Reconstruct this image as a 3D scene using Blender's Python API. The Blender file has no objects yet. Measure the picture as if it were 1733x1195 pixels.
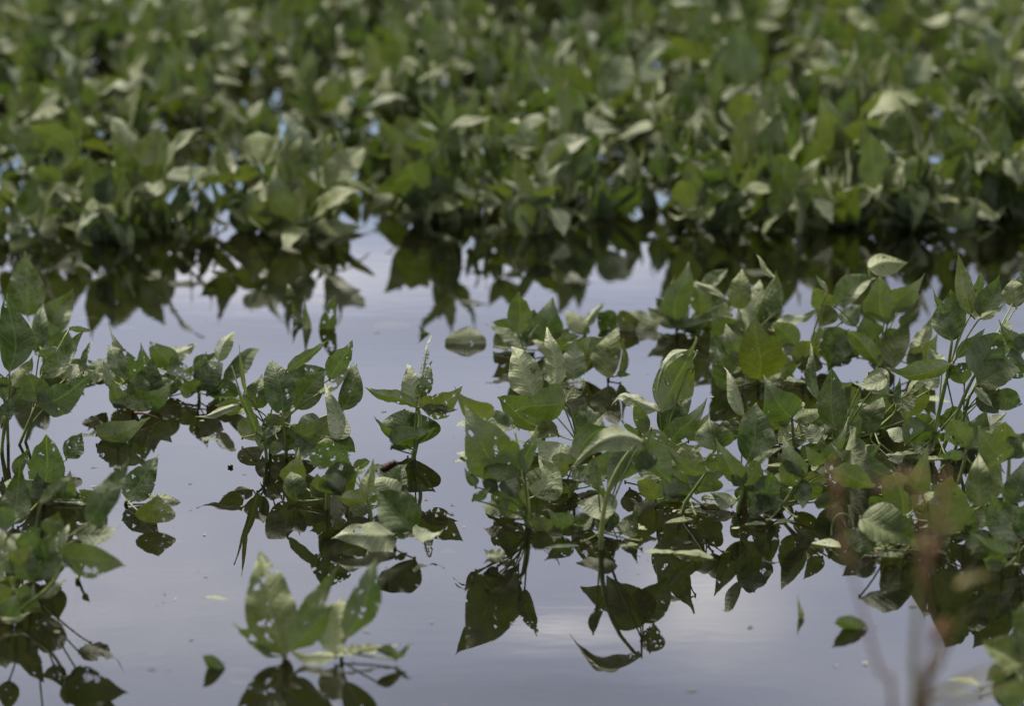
import bpy, math, random
from mathutils import Vector, Matrix, noise as mnoise
R = math.radians
random.seed(11)
S = bpy.context.scene
COL = S.collection

# ---------------------------------------------------------------- camera, sky, sun, exposure
PW, PH = 1733, 1195                     # photograph size, the unit of the layout numbers below
F = 7702.0                              # focal length in those pixels (a 160 mm lens on 36 mm)
PITCH = R(11.3)
CAMH = 1.47
cam = bpy.data.cameras.new('camera')
cam.sensor_width = 36.0
cam.lens = 36.0 * F / PW
cam.clip_start, cam.clip_end = 0.1, 3000
cam.dof.use_dof = True
cam.dof.aperture_fstop = 4.4
cam.dof.aperture_blades = 8
camo = bpy.data.objects.new('camera', cam)
COL.objects.link(camo)
camo.location = (0, 0, CAMH)
camo.rotation_euler = (math.pi / 2 - PITCH, 0, 0)
S.camera = camo

SUN_EL, SUN_AZ = R(52), R(-38)          # azimuth from +Y (away from the camera), negative = left
world = bpy.data.worlds.new('World')
S.world = world
world.use_nodes = True
sun = bpy.data.lights.new('sun', 'SUN')
sun.energy = 4.9
sun.angle = R(7)
sun.color = (1.0, 0.93, 0.80)
suno = bpy.data.objects.new('sun', sun)
COL.objects.link(suno)
suno.rotation_euler = Vector((math.sin(SUN_AZ) * math.cos(SUN_EL), math.cos(SUN_AZ) * math.cos(SUN_EL), math.sin(SUN_EL))).to_track_quat('Z', 'Y').to_euler()
S.view_settings.view_transform = 'Standard'
S.view_settings.look = 'None'
S.view_settings.gamma = 1
S.view_settings.exposure = 0.18
S.cycles.max_bounces = 5
S.cycles.transparent_max_bounces = 12
S.cycles.use_denoising = True
S.cycles.caustics_reflective = False
S.cycles.caustics_refractive = False


# ---------------------------------------------------------------- node helper
class NT:
    def __init__(s, tree):
        s.t = tree
        tree.nodes.clear()

    def n(s, kind, ins=None, **props):
        nd = s.t.nodes.new(kind)
        for k, v in props.items():
            setattr(nd, k, v)
        for k, v in (ins or {}).items():
            s.put(nd.inputs[k], v)
        return nd

    def put(s, sock, v):
        if isinstance(v, bpy.types.NodeSocket):
            s.t.links.new(v, sock)
        else:
            if hasattr(sock.default_value, '__len__') and not hasattr(v, '__len__'):
                v = (v,) * len(sock.default_value)
            elif hasattr(sock.default_value, '__len__') and len(sock.default_value) == 4 and len(v) == 3:
                v = (*v, 1)
            sock.default_value = v

    def m(s, op, a, b=0.0, c=None, clamp=False):
        nd = s.n('ShaderNodeMath', operation=op, use_clamp=clamp)
        s.put(nd.inputs[0], a)
        s.put(nd.inputs[1], b)
        if c is not None:
            s.put(nd.inputs[2], c)
        return nd.outputs[0]

    def ss(s, x, lo, hi, a=0.0, b=1.0):
        nd = s.n('ShaderNodeMapRange', interpolation_type='SMOOTHSTEP')
        for i, v in enumerate((x, lo, hi, a, b)):
            s.put(nd.inputs[i], v)
        return nd.outputs[0]

    def mix(s, f, a, b, blend='MIX'):
        nd = s.n('ShaderNodeMix', data_type='RGBA', blend_type=blend)
        s.put(nd.inputs[0], f)
        s.put(nd.inputs[6], a)
        s.put(nd.inputs[7], b)
        return nd.outputs[2]

    def xyz(s, x, y, z):
        return s.n('ShaderNodeCombineXYZ', {0: x, 1: y, 2: z}).outputs[0]

    def sep(s, v):
        nd = s.n('ShaderNodeSeparateXYZ', {0: v})
        return nd.outputs

    def noise(s, vec, scale, detail=3, rough=0.5):
        return s.n('ShaderNodeTexNoise', {'Vector': vec, 'Scale': scale, 'Detail': detail, 'Roughness': rough}).outputs[0]

    def shmix(s, f, a, b):
        nd = s.n('ShaderNodeMixShader')
        s.put(nd.inputs[0], f)
        s.put(nd.inputs[1], a)
        s.put(nd.inputs[2], b)
        return nd.outputs[0]


def build_sky():
    w = NT(world.node_tree)
    d = w.n('ShaderNodeTexCoord').outputs['Generated']
    x, y, z = w.sep(d)
    el = w.m('ARCSINE', z)                                   # elevation, radians
    az = w.m('ARCTAN2', x, y)                                # azimuth from +Y
    sky = w.n('ShaderNodeTexSky', sky_type='NISHITA', sun_disc=False, sun_elevation=SUN_EL, sun_rotation=SUN_AZ, air_density=1.0, dust_density=0.6, ozone_density=2.0).outputs[0]
    blue = w.mix(1.0, sky, (0.165, 0.158, 0.162), 'MULTIPLY')
    pe = w.xyz(w.m('MULTIPLY', az, 9.0), w.m('MULTIPLY', el, 22.0), 3.7)
    n1 = w.noise(pe, 1.0, 5, 0.55)
    n2 = w.noise(w.xyz(w.m('MULTIPLY', az, 5.0), w.m('MULTIPLY', el, 16.0), 9.1), 1.3, 3, 0.5)
    # cloud bank begins about ten degrees above the horizon
    edge = w.m('ADD', el, w.m('MULTIPLY', w.m('SUBTRACT', n1, 0.5), 0.05))
    soft = w.m('ADD', el, w.m('MULTIPLY', w.m('SUBTRACT', n1, 0.5), 0.006))
    cover = w.ss(edge, R(8.9), R(10.3))
    high = w.ss(el, R(22), R(72))
    grey = w.mix(w.ss(n2, 0.3, 0.75), (0.90, 0.98, 1.27), (1.08, 1.13, 1.40))
    # cloud billows at their places in the sky: azimuth, elevation (degrees), spread, brightness
    glow = None
    for a0, e0, sa, se, k in (BILLOWS):
        q = w.m('ADD', w.m('POWER', w.m('DIVIDE', w.m('SUBTRACT', az, R(a0)), R(sa)), 2.0),
                w.m('POWER', w.m('DIVIDE', w.m('SUBTRACT', soft, R(e0)), R(se)), 2.0))
        g = w.m('MULTIPLY', w.m('EXPONENT', w.m('MULTIPLY', q, -1.0)), k * 1.25)
        glow = g if glow is None else w.m('ADD', glow, g)
    n3 = w.noise(w.xyz(w.m('MULTIPLY', az, 55.0), w.m('MULTIPLY', el, 230.0), 1.3), 1.0, 5, 0.6)
    glow = w.m('MULTIPLY', glow, w.ss(n3, 0.25, 0.7, 0.55, 1.3))
    dim = w.m('MINIMUM', w.m('ADD', glow, 1.0), 1.0)
    cl = w.mix(1.0, grey, w.n('ShaderNodeCombineColor', {0: dim, 1: dim, 2: dim}).outputs[0], 'MULTIPLY')
    cl = w.mix(w.m('MULTIPLY', glow, 0.85, clamp=True), cl, (2.0, 1.95, 2.0))
    cl = w.mix(high, cl, (2.75, 2.74, 2.66))
    # unseen low sky beside and behind the camera, darkened to give leaves contrast
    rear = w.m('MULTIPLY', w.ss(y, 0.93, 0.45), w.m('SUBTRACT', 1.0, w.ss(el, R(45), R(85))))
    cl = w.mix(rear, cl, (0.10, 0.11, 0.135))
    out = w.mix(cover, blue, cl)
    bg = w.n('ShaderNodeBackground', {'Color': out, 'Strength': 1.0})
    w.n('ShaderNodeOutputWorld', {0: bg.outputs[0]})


def _dir(px, py):
    """sky direction (azimuth, elevation in degrees) mirrored by calm water at a point of the picture"""
    return (math.degrees(math.atan((px - PW / 2) / F)), math.degrees(PITCH + math.atan((py - PH / 2) / F)))


BILLOWS = [(*_dir(x, y), sx / F * 57.3, sy / F * 57.3, k) for x, y, sx, sy, k in (
    (420, 468, 240, 42, .8), (870, 425, 130, 42, .7), (1075, 390, 90, 60, .9), (150, 420, 180, 50, .3),
    (965, 1066, 110, 24, 1.0), (1210, 1010, 120, 90, .85), (250, 980, 420, 170, .30), (560, 700, 500, 70, .16),
    (1560, 1150, 260, 80, .15), (1650, 480, 300, 90, -.25), (1250, 560, 300, 60, -.06), (880, 1190, 420, 55, -.16),
    (700, 560, 420, 45, -.10))]
build_sky()


# ---------------------------------------------------------------- materials
def material(name):
    m = bpy.data.materials.new(name)
    m.use_nodes = True
    return m, NT(m.node_tree)


def leaf_material(name='soybean_leaf', eaten=True):
    m, w = material(name)
    uv = w.n('ShaderNodeUVMap', uv_map='flat').outputs[0]
    rm = w.sep(w.n('ShaderNodeUVMap', uv_map='rim').outputs[0])
    u, v, _ = w.sep(uv)
    x = w.m('SUBTRACT', u, 0.5)
    ax = w.m('ABSOLUTE', x)
    oi = w.n('ShaderNodeObjectInfo')
    cr = w.n('ShaderNodeSeparateColor', {0: oi.outputs['Color']}).outputs
    dmg, yel, lace = cr[0], cr[1], cr[2]
    seed = w.m('ADD', w.m('MULTIPLY', oi.outputs['Random'], 61.0), w.m('MULTIPLY', rm[1], 23.0))
    p = w.xyz(x, v, seed)
    # veins
    y0 = w.m('ADD', w.m('SUBTRACT', v, w.m('MULTIPLY', ax, 0.9)), w.m('MULTIPLY', w.m('MULTIPLY', ax, ax), 0.9))
    t = w.m('FRACT', w.m('MULTIPLY', y0, 8.0))
    dv = w.m('ABSOLUTE', w.m('SUBTRACT', t, 0.5))            # 0 on a side vein
    side = w.m('SUBTRACT', 1.0, w.ss(dv, 0.02, 0.085))
    mid = w.m('SUBTRACT', 1.0, w.ss(ax, 0.005, 0.016))
    vein = w.m('MAXIMUM', mid, w.m('MULTIPLY', side, 0.55))
    net = w.n('ShaderNodeTexVoronoi', {'Vector': p, 'Scale': 26.0}, feature='DISTANCE_TO_EDGE').outputs['Distance']
    netm = w.m('SUBTRACT', 1.0, w.ss(net, 0.0, 0.12))
    # holes eaten into the blade
    wob = w.m('SUBTRACT', w.noise(p, 15.0, 3), 0.5)
    wob2 = w.m('SUBTRACT', w.noise(w.xyz(v, x, seed), 17.0, 3), 0.5)
    pw = w.n('ShaderNodeVectorMath', {0: p, 1: w.xyz(w.m('MULTIPLY', wob, 0.16), w.m('MULTIPLY', wob2, 0.16), 0.0)}, operation='ADD').outputs[0]
    solid = 1.0
    rims = None
    for sc, rad, thr in ((12.0, 0.42, 1.12), (5.0, 0.46, 1.20)):
        vo = w.n('ShaderNodeTexVoronoi', {'Vector': pw, 'Scale': sc})
        c = w.n('ShaderNodeSeparateColor', {0: vo.outputs['Color']}).outputs[0]
        r = w.m('MULTIPLY', w.ss(w.m('ADD', c, dmg), thr, thr + 0.40), rad)
        k = w.m('SUBTRACT', vo.outputs['Distance'], r)
        solid = w.m('MULTIPLY', solid, w.m('GREATER_THAN', k, 0.0))
        rr = w.m('SUBTRACT', 1.0, w.ss(k, 0.0, 0.06))
        rr = w.m('MULTIPLY', rr, w.m('GREATER_THAN', r, 0.01))
        rims = rr if rims is None else w.m('MAXIMUM', rims, rr)
    en = w.m('SUBTRACT', w.noise(p, 7.0, 4, 0.6), 0.5)
    chew = w.m('ADD', rm[0], w.m('MULTIPLY', en, w.m('MULTIPLY', dmg, 3.4)))
    solid = w.m('MULTIPLY', solid, w.m('LESS_THAN', chew, 1.08))
    lreg = w.m('GREATER_THAN', w.m('ADD', w.m('SUBTRACT', w.noise(p, 4.0, 2), 0.5), w.m('MULTIPLY', lace, 0.6)), 0.18)
    lcut = w.m('MULTIPLY', lreg, w.m('MULTIPLY', w.m('LESS_THAN', vein, 0.3), w.m('LESS_THAN', netm, 0.35)))
    solid = w.m('MULTIPLY', solid, w.m('SUBTRACT', 1.0, lcut))
    # colour
    lo = w.noise(p, 3.0, 4, 0.6)
    fine = w.noise(p, 22.0, 3, 0.6)
    up = w.mix(w.ss(lo, 0.3, 0.7), (0.030, 0.051, 0.008), (0.060, 0.083, 0.019))
    up = w.mix(w.m('MULTIPLY', vein, 0.32), up, (0.13, 0.17, 0.075))
    up = w.mix(w.m('MULTIPLY', netm, 0.30), up, (0.028, 0.044, 0.010))
    silt = w.m('MULTIPLY', w.ss(w.m('ADD', lo, w.m('MULTIPLY', fine, 0.5)), 0.58, 0.98), w.m('ADD', 0.35, w.m('MULTIPLY', w.m('FRACT', w.m('MULTIPLY', oi.outputs['Random'], 7.31)), 0.6)))
    up = w.mix(silt, up, (0.24, 0.258, 0.165))
    dn = w.mix(w.ss(lo, 0.3, 0.7), (0.19, 0.212, 0.118), (0.31, 0.324, 0.212))
    dn = w.mix(w.m('MULTIPLY', vein, 0.45), dn, (0.28, 0.31, 0.18))
    dn = w.mix(w.m('MULTIPLY', netm, 0.42), dn, (0.10, 0.135, 0.06))
    back = w.n('ShaderNodeNewGeometry').outputs['Backfacing']
    col = w.mix(back, up, dn)
    col = w.mix(w.m('MULTIPLY', yel, 0.6), col, (0.24, 0.26, 0.07))
    spots = w.m('GREATER_THAN', w.m('ADD', w.noise(p, 42.0, 2), w.m('MULTIPLY', dmg, 0.10)), 0.745)
    col = w.mix(w.m('MULTIPLY', spots, 0.75), col, (0.05, 0.042, 0.022))
    col = w.mix(w.m('MULTIPLY', rims, 0.6), col, (0.15, 0.115, 0.05))
    tr = w.mix(w.ss(lo, 0.3, 0.7), (0.0085, 0.0175, 0.0002), (0.0190, 0.0350, 0.0006))
    tr = w.mix(w.m('MULTIPLY', vein, 0.55), tr, (0.055, 0.078, 0.010))
    tr = w.mix(w.m('MULTIPLY', yel, 0.6), tr, (0.07, 0.075, 0.006))
    # relief: blade bulges between the side veins, fine net on top
    hgt = w.m('ADD', w.m('MULTIPLY', w.ss(dv, 0.0, 0.3), w.m('MULTIPLY', w.ss(ax, 0.0, 0.05), 0.55)), w.m('ADD', w.m('MULTIPLY', w.ss(net, 0, 0.3), 0.35), w.m('MULTIPLY', w.noise(p, 16.0, 4, 0.65), 1.3)))
    bump = w.n('ShaderNodeBump', {'Strength': 0.6, 'Distance': 0.0012, 'Height': hgt}).outputs[0]
    pr = w.n('ShaderNodeBsdfPrincipled', {'Base Color': col, 'Roughness': w.ss(fine, 0.2, 0.8, 0.42, 0.62), 'Specular IOR Level': 0.26, 'Sheen Weight': 0.04, 'Normal': bump})
    tl = w.n('ShaderNodeBsdfTranslucent', {'Color': tr, 'Normal': bump})
    both = w.n('ShaderNodeAddShader')
    w.put(both.inputs[0], pr.outputs[0])
    w.put(both.inputs[1], tl.outputs[0])
    out = w.shmix(solid, w.n('ShaderNodeBsdfTransparent').outputs[0], both.outputs[0]) if eaten else both.outputs[0]
    w.n('ShaderNodeOutputMaterial', {0: out})
    return m


def stem_material(name, a, b, rough=0.5):
    m, w = material(name)
    tc = w.n('ShaderNodeTexCoord').outputs['Object']
    n = w.noise(tc, 60, 3)
    c = w.mix(w.ss(n, 0.3, 0.7), a, b)
    bm = w.n('ShaderNodeBump', {'Strength': 0.4, 'Distance': 0.0008, 'Height': w.noise(tc, 500, 2)}).outputs[0]
    pr = w.n('ShaderNodeBsdfPrincipled', {'Base Color': c, 'Roughness': rough, 'Normal': bm})
    w.n('ShaderNodeOutputMaterial', {0: pr.outputs[0]})
    return m


def water_material(rings):
    m, w = material('flood_water')
    pos = w.n('ShaderNodeNewGeometry').outputs['Position']
    x, y, z = w.sep(pos)
    n1 = w.noise(w.xyz(w.m('MULTIPLY', x, 3.0), w.m('MULTIPLY', y, 5.0), 0.0), 2.2, 2)
    n2 = w.noise(w.xyz(w.m('MULTIPLY', x, 9.0), w.m('MULTIPLY', y, 14.0), 4.0), 4.0, 2)
    h = w.m('ADD', w.m('MULTIPLY', n1, 1.0), w.m('MULTIPLY', n2, 0.10))
    for (cx, cy, r0, wid, lam, k) in rings:
        d = w.m('SQRT', w.m('ADD', w.m('POWER', w.m('SUBTRACT', x, cx), 2.0), w.m('POWER', w.m('SUBTRACT', y, cy), 2.0)))
        e = w.m('EXPONENT', w.m('MULTIPLY', w.m('POWER', w.m('DIVIDE', w.m('SUBTRACT', d, r0), wid), 2.0), -1.0))
        h = w.m('ADD', h, w.m('MULTIPLY', w.m('MULTIPLY', w.m('SINE', w.m('MULTIPLY', d, 6.283 / lam)), e), k))
    bump = w.n('ShaderNodeBump', {'Strength': 1.0, 'Distance': 0.00009, 'Height': h}).outputs[0]
    murk = w.mix(w.noise(pos, 3.0, 3), (0.0014, 0.0015, 0.0005), (0.0026, 0.0026, 0.0010))
    body = w.shmix(0.42, w.n('ShaderNodeBsdfDiffuse', {'Color': murk}).outputs[0], w.n('ShaderNodeBsdfTransparent', {'Color': (0.75, 0.72, 0.5)}).outputs[0])
    fr = w.n('ShaderNodeFresnel', {'IOR': 1.333, 'Normal': bump}).outputs[0]
    out = w.shmix(fr, body, w.n('ShaderNodeBsdfGlossy', {'Roughness': 0.012, 'Color': (1, 1, 1), 'Normal': bump}).outputs[0])
    w.n('ShaderNodeOutputMaterial', {0: out})
    return m


def ground_material():
    m, w = material('mud')
    pos = w.n('ShaderNodeNewGeometry').outputs['Position']
    c = w.mix(w.noise(pos, 6, 5), (0.005, 0.0048, 0.0018), (0.014, 0.012, 0.005))
    bm = w.n('ShaderNodeBump', {'Strength': 0.8, 'Distance': 0.02, 'Height': w.noise(pos, 12, 5)}).outputs[0]
    w.n('ShaderNodeOutputMaterial', {0: w.n('ShaderNodeBsdfPrincipled', {'Base Color': c, 'Roughness': 0.8, 'Normal': bm}).outputs[0]})
    return m


def caterpillar_material(name, bristle):
    m, w = material(name)
    tc = w.n('ShaderNodeUVMap', uv_map='along').outputs[0]
    a = w.sep(tc)[0]
    band = w.m('MULTIPLY', w.ss(a, 0.30, 0.38), w.m('SUBTRACT', 1.0, w.ss(a, 0.80, 0.88)))
    c = w.mix(band, (0.006, 0.005, 0.005), (0.050, 0.011, 0.005))
    w.n('ShaderNodeOutputMaterial', {0: w.n('ShaderNodeBsdfPrincipled', {'Base Color': c, 'Roughness': 0.45 if bristle else 0.7}).outputs[0]})
    return m


LEAF = leaf_material()
LEAF_WHOLE = leaf_material('soybean_leaf_whole', False)
STEM = stem_material('green_stem', (0.12, 0.16, 0.032), (0.21, 0.25, 0.065))
CANE = stem_material('pale_green_stem', (0.24, 0.29, 0.07), (0.36, 0.40, 0.13))
JOINT = stem_material('leaf_joint', (0.22, 0.17, 0.04), (0.30, 0.19, 0.06))
DRY = stem_material('dry_grass', (0.20, 0.085, 0.03), (0.30, 0.15, 0.06), 0.6)
OLIVE = stem_material('olive_grass', (0.15, 0.14, 0.012), (0.24, 0.19, 0.03), 0.5)
BARK = stem_material('dead_stick', (0.20, 0.11, 0.07), (0.30, 0.17, 0.11), 0.7)
MUD = ground_material()


# ---------------------------------------------------------------- placing
RIGHT, UP, FWD = Vector((1, 0, 0)), Vector((0, math.sin(PITCH), math.cos(PITCH))), Vector((0, math.cos(PITCH), -math.sin(PITCH)))
EYE = Vector((0, 0, CAMH))


def ray(px, py):
    return RIGHT * ((px - PW / 2) / F) - UP * ((py - PH / 2) / F) + FWD


def wat(px, py, z=0.0):
    """the point of the water (or of height z) seen at a place of the photograph"""
    d = ray(px, py)
    return EYE + d * ((z - CAMH) / d.z)


def pt(px, py, Y, zmin=0.006):
    """the point at ground distance Y seen at a place of the photograph, never under water"""
    d = ray(px, py)
    p = EYE + d * (Y / d.y)
    return p if p.z >= zmin else wat(px, py, zmin)


cam.dof.focus_distance = (wat(866, 790) - EYE).dot(FWD)


# ---------------------------------------------------------------- mesh building
class MB:
    def __init__(s):
        s.v, s.f, s.uv, s.rim, s.mi = [], [], [], [], []

    def quad(s, idx, uvs, rims, mi):
        s.f.append(idx)
        s.uv.append(uvs)
        s.rim.append(rims)
        s.mi.append(mi)

    def tube(s, pts, rad, mi=0, n=6, along=False):
        pts = [Vector(p) for p in pts]
        o = len(s.v)
        prev = None
        for i, p in enumerate(pts):
            a = (pts[min(i + 1, len(pts) - 1)] - pts[max(i - 1, 0)]).normalized()
            if prev is None:
                prev = a.orthogonal()
            prev = (prev - a * prev.dot(a)).normalized()
            b = a.cross(prev)
            r = rad(i / (len(pts) - 1)) if callable(rad) else rad
            for k in range(n):
                t = 2 * math.pi * k / n
                s.v.append(p + (prev * math.cos(t) + b * math.sin(t)) * r)
        for i in range(len(pts) - 1):
            for k in range(n):
                k2 = (k + 1) % n
                ua, ub = i / (len(pts) - 1), (i + 1) / (len(pts) - 1)
                s.quad((o + i * n + k, o + i * n + k2, o + (i + 1) * n + k2, o + (i + 1) * n + k), [(ua, 0), (ua, 0), (ub, 0), (ub, 0)], [(0, 0)] * 4, mi)
        for i, fl in ((0, True), (len(pts) - 1, False)):
            idx = tuple(o + i * n + k for k in range(n))
            s.quad(idx[::-1] if fl else idx, [(0 if fl else 1, 0)] * n, [(0, 0)] * n, mi)

    def blade(s, B, T, W, nrm, bend=0.0, fold=0.0, twist=0.0, wave=0.0, mi=0, nu=18, nv=8, shape=0, rng=random, curl=0.0):
        """leaflet from base B to tip T, full width W, upper face towards nrm"""
        ax = T - B
        L = ax.length
        ax = ax / L
        nrm = (nrm - ax * nrm.dot(ax)).normalized()
        sd = ax.cross(nrm)
        pk = (0.36, 0.42, 0.30)[shape % 3]
        q = (0.62, 0.72, 0.55)[shape % 3]
        rnd, ph, k = rng.random(), rng.random() * 6.28, 2 + rng.random() * 2
        asym = rng.uniform(-0.10, 0.10)
        swerve = rng.uniform(-0.07, 0.07)
        o = len(s.v)
        peak = max((i / 50) ** q * (1 - i / 50) ** (q * (1 - pk) / pk * 1.06) for i in range(1, 50))
        for i in range(nu + 1):
            u = i / nu
            wd = W * 0.5 * (u ** q * (1 - u) ** (q * (1 - pk) / pk * 1.06)) / peak if 0 < u < 1 else 0.0006
            tw = twist * (u - 0.3)
            c = B + ax * (u * L) + nrm * (bend * L * 4 * u * (1 - u) + curl * L * max(0, u - 0.6) ** 2 * 4) + sd * (swerve * L * math.sin(u * math.pi * 1.5))
            sx, nx = sd * math.cos(tw) + nrm * math.sin(tw), nrm * math.cos(tw) - sd * math.sin(tw)
            for j in range(nv + 1):
                v = 2 * j / nv - 1
                av = abs(v)
                x = v * wd * (1 + asym * (1 if v > 0 else -1))
                z = fold * av * wd * (1 - 0.35 * av) + wave * L * av * av * math.sin(k * 6.28 * u + ph + (1.3 if v > 0 else 0))
                z += 0.0022 * L * math.sin(u * 8 * 6.28 - av * 3.0) * av * (1 - u)
                s.v.append(c + sx * x + nx * z)
        for i in range(nu):
            for j in range(nv):
                a = o + i * (nv + 1) + j
                uvs, rims = [], []
                for (ii, jj) in ((i, j), (i, j + 1), (i + 1, j + 1), (i + 1, j)):
                    u, v = ii / nu, 2 * jj / nv - 1
                    wd = W * 0.5 * (u ** q * (1 - u) ** (q * (1 - pk) / pk * 1.06)) / peak if 0 < u < 1 else 0.0
                    uvs.append((0.5 + v * wd / L, u))
                    rims.append((max(abs(v), 1 - (1 - u) * 6 if u > 0.84 else 0), rnd))
                s.quad((a, a + 1, a + nv + 2, a + nv + 1), uvs, rims, mi)

    def build(s, name, mats, parent=None, origin=None):
        me = bpy.data.meshes.new(name)
        og = origin or Vector((0, 0, 0))
        me.from_pydata([tuple(Vector(p) - og) for p in s.v], [], s.f)
        a, b = me.uv_layers.new(name='flat'), me.uv_layers.new(name='rim')
        k = 0
        for fi, uvs in enumerate(s.uv):
            for q in range(len(uvs)):
                a.data[k].uv = uvs[q]
                b.data[k].uv = s.rim[fi][q]
                k += 1
        for mt in mats:
            me.materials.append(mt)
        for p_, mi in zip(me.polygons, s.mi):
            p_.material_index = mi
            p_.use_smooth = True
        ob = bpy.data.objects.new(name, me)
        COL.objects.link(ob)
        if parent is not None:
            ob.parent = parent
        elif origin is not None:
            ob.location = og
        return ob


def tag(o, label=None, cat=None, group=None, kind=None):
    for k, v in (('label', label), ('category', cat), ('group', group), ('kind', kind)):
        if v:
            o[k] = v
    return o


def empty(name, loc):
    o = bpy.data.objects.new(name, None)
    o.empty_display_size = 0.02
    COL.objects.link(o)
    o.location = loc
    return o


def bez(a, b, c, n=9):
    return [a * (1 - t) ** 2 + b * 2 * t * (1 - t) + c * t * t for t in [i / n for i in range(n + 1)]]


# ---------------------------------------------------------------- the setting
def sheet(name, z, half, mat, segs=1):
    me = bpy.data.meshes.new(name)
    me.from_pydata([(-half, -half + 20, z), (half, -half + 20, z), (half, half + 20, z), (-half, half + 20, z)], [], [(0, 1, 2, 3)])
    me.materials.append(mat)
    o = bpy.data.objects.new(name, me)
    COL.objects.link(o)
    o['kind'] = 'structure'
    return o


BED = -0.10
sheet('ground', BED, 900, MUD)
sheet('water', 0.0, 900, water_material(()))

# ---------------------------------------------------------------- soybean plants traced one by one
TILT = {'p': 0.75, 'u': 0.55, 'd': -0.55, 'e': 0.2, 'f': 6.0}
LEAN = {'p': 0.55, 'u': 0.40, 'd': -0.38, 'e': 0.1, 'f': 0.0}


def add_leaflet(parent, origin, spec, Y):
    """spec: kind, base x, base y, tip x, tip y, width, options (all in picture pixels)"""
    kind, bx, by, tx, ty, wpx = spec[:6]
    op = spec[6] if len(spec) > 6 else {}
    rng = random.Random(hash((bx, by, tx, ty)) & 0xffff)
    Yb = Y + op.get('q', 0) * 0.01
    B = pt(bx, by, Yb, op.get('zmin', 0.006))
    ppm = F / (B - EYE).dot(FWD)
    la = math.hypot(tx - bx, ty - by) / ppm
    dt = op.get('dt', LEAN[kind] * la)
    if ty > by and kind != 'f':
        dt = -dt * 0.6                                      # a blade that hangs: its lit face leans the other way
    T = pt(tx, ty, B.y + dt)
    if kind == 'f':
        T.z = B.z = op.get('z', 0.0005)
    view = (EYE - (B + T) / 2).normalized()
    want = view + Vector((0, 0, 1)) * op.get('tilt', TILT[kind])
    ax = (T - B).normalized()
    n = want - ax * want.dot(ax)
    if n.length < 0.05:
        n = Vector((0, 0, 1)) - ax * ax.z
    n.normalize()
    vp = view - ax * view.dot(ax)
    fs = max(0.42, abs(n.dot(vp.normalized()))) if kind != 'f' else max(0.2, abs(n.dot(view)))
    W = 1.10 * wpx / ppm / fs
    low = op.get('side', {'p': 'L', 'u': 'U', 'd': 'L', 'e': 'U', 'f': 'L'}[kind]) == 'L'
    mb = MB()
    dmg = op.get('dmg', rng.choice((0.14, 0.2, 0.3, 0.42)))
    flat = kind == 'f'
    mb.blade(B, T, W, -n if low else n, bend=op.get('bend', rng.uniform(-0.10, 0.16)) * (0.1 if flat else 1) * (-1 if low else 1),
             fold=op.get('fold', rng.uniform(-0.35, 0.95)) * (0.1 if flat else 1), twist=op.get('twist', rng.uniform(-0.75, 0.75)) * (0.1 if flat else 1),
             wave=rng.uniform(0.008, 0.034) * (0.6 if flat else 1), shape=rng.randrange(3), rng=rng, nu=22, nv=10, curl=op.get('curl', rng.uniform(-0.6, 0.6)) * (0.05 if flat else 1))
    o = mb.build('leaflet', [LEAF], parent, origin)
    o.color = (dmg, op.get('yel', rng.choice((0.0, 0.0, 0.08, 0.15, 0.25, 0.5))), op.get('lace', 0.0), 1)
    if 'label' in op:
        o['label'] = op['label']
    return o, B


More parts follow.
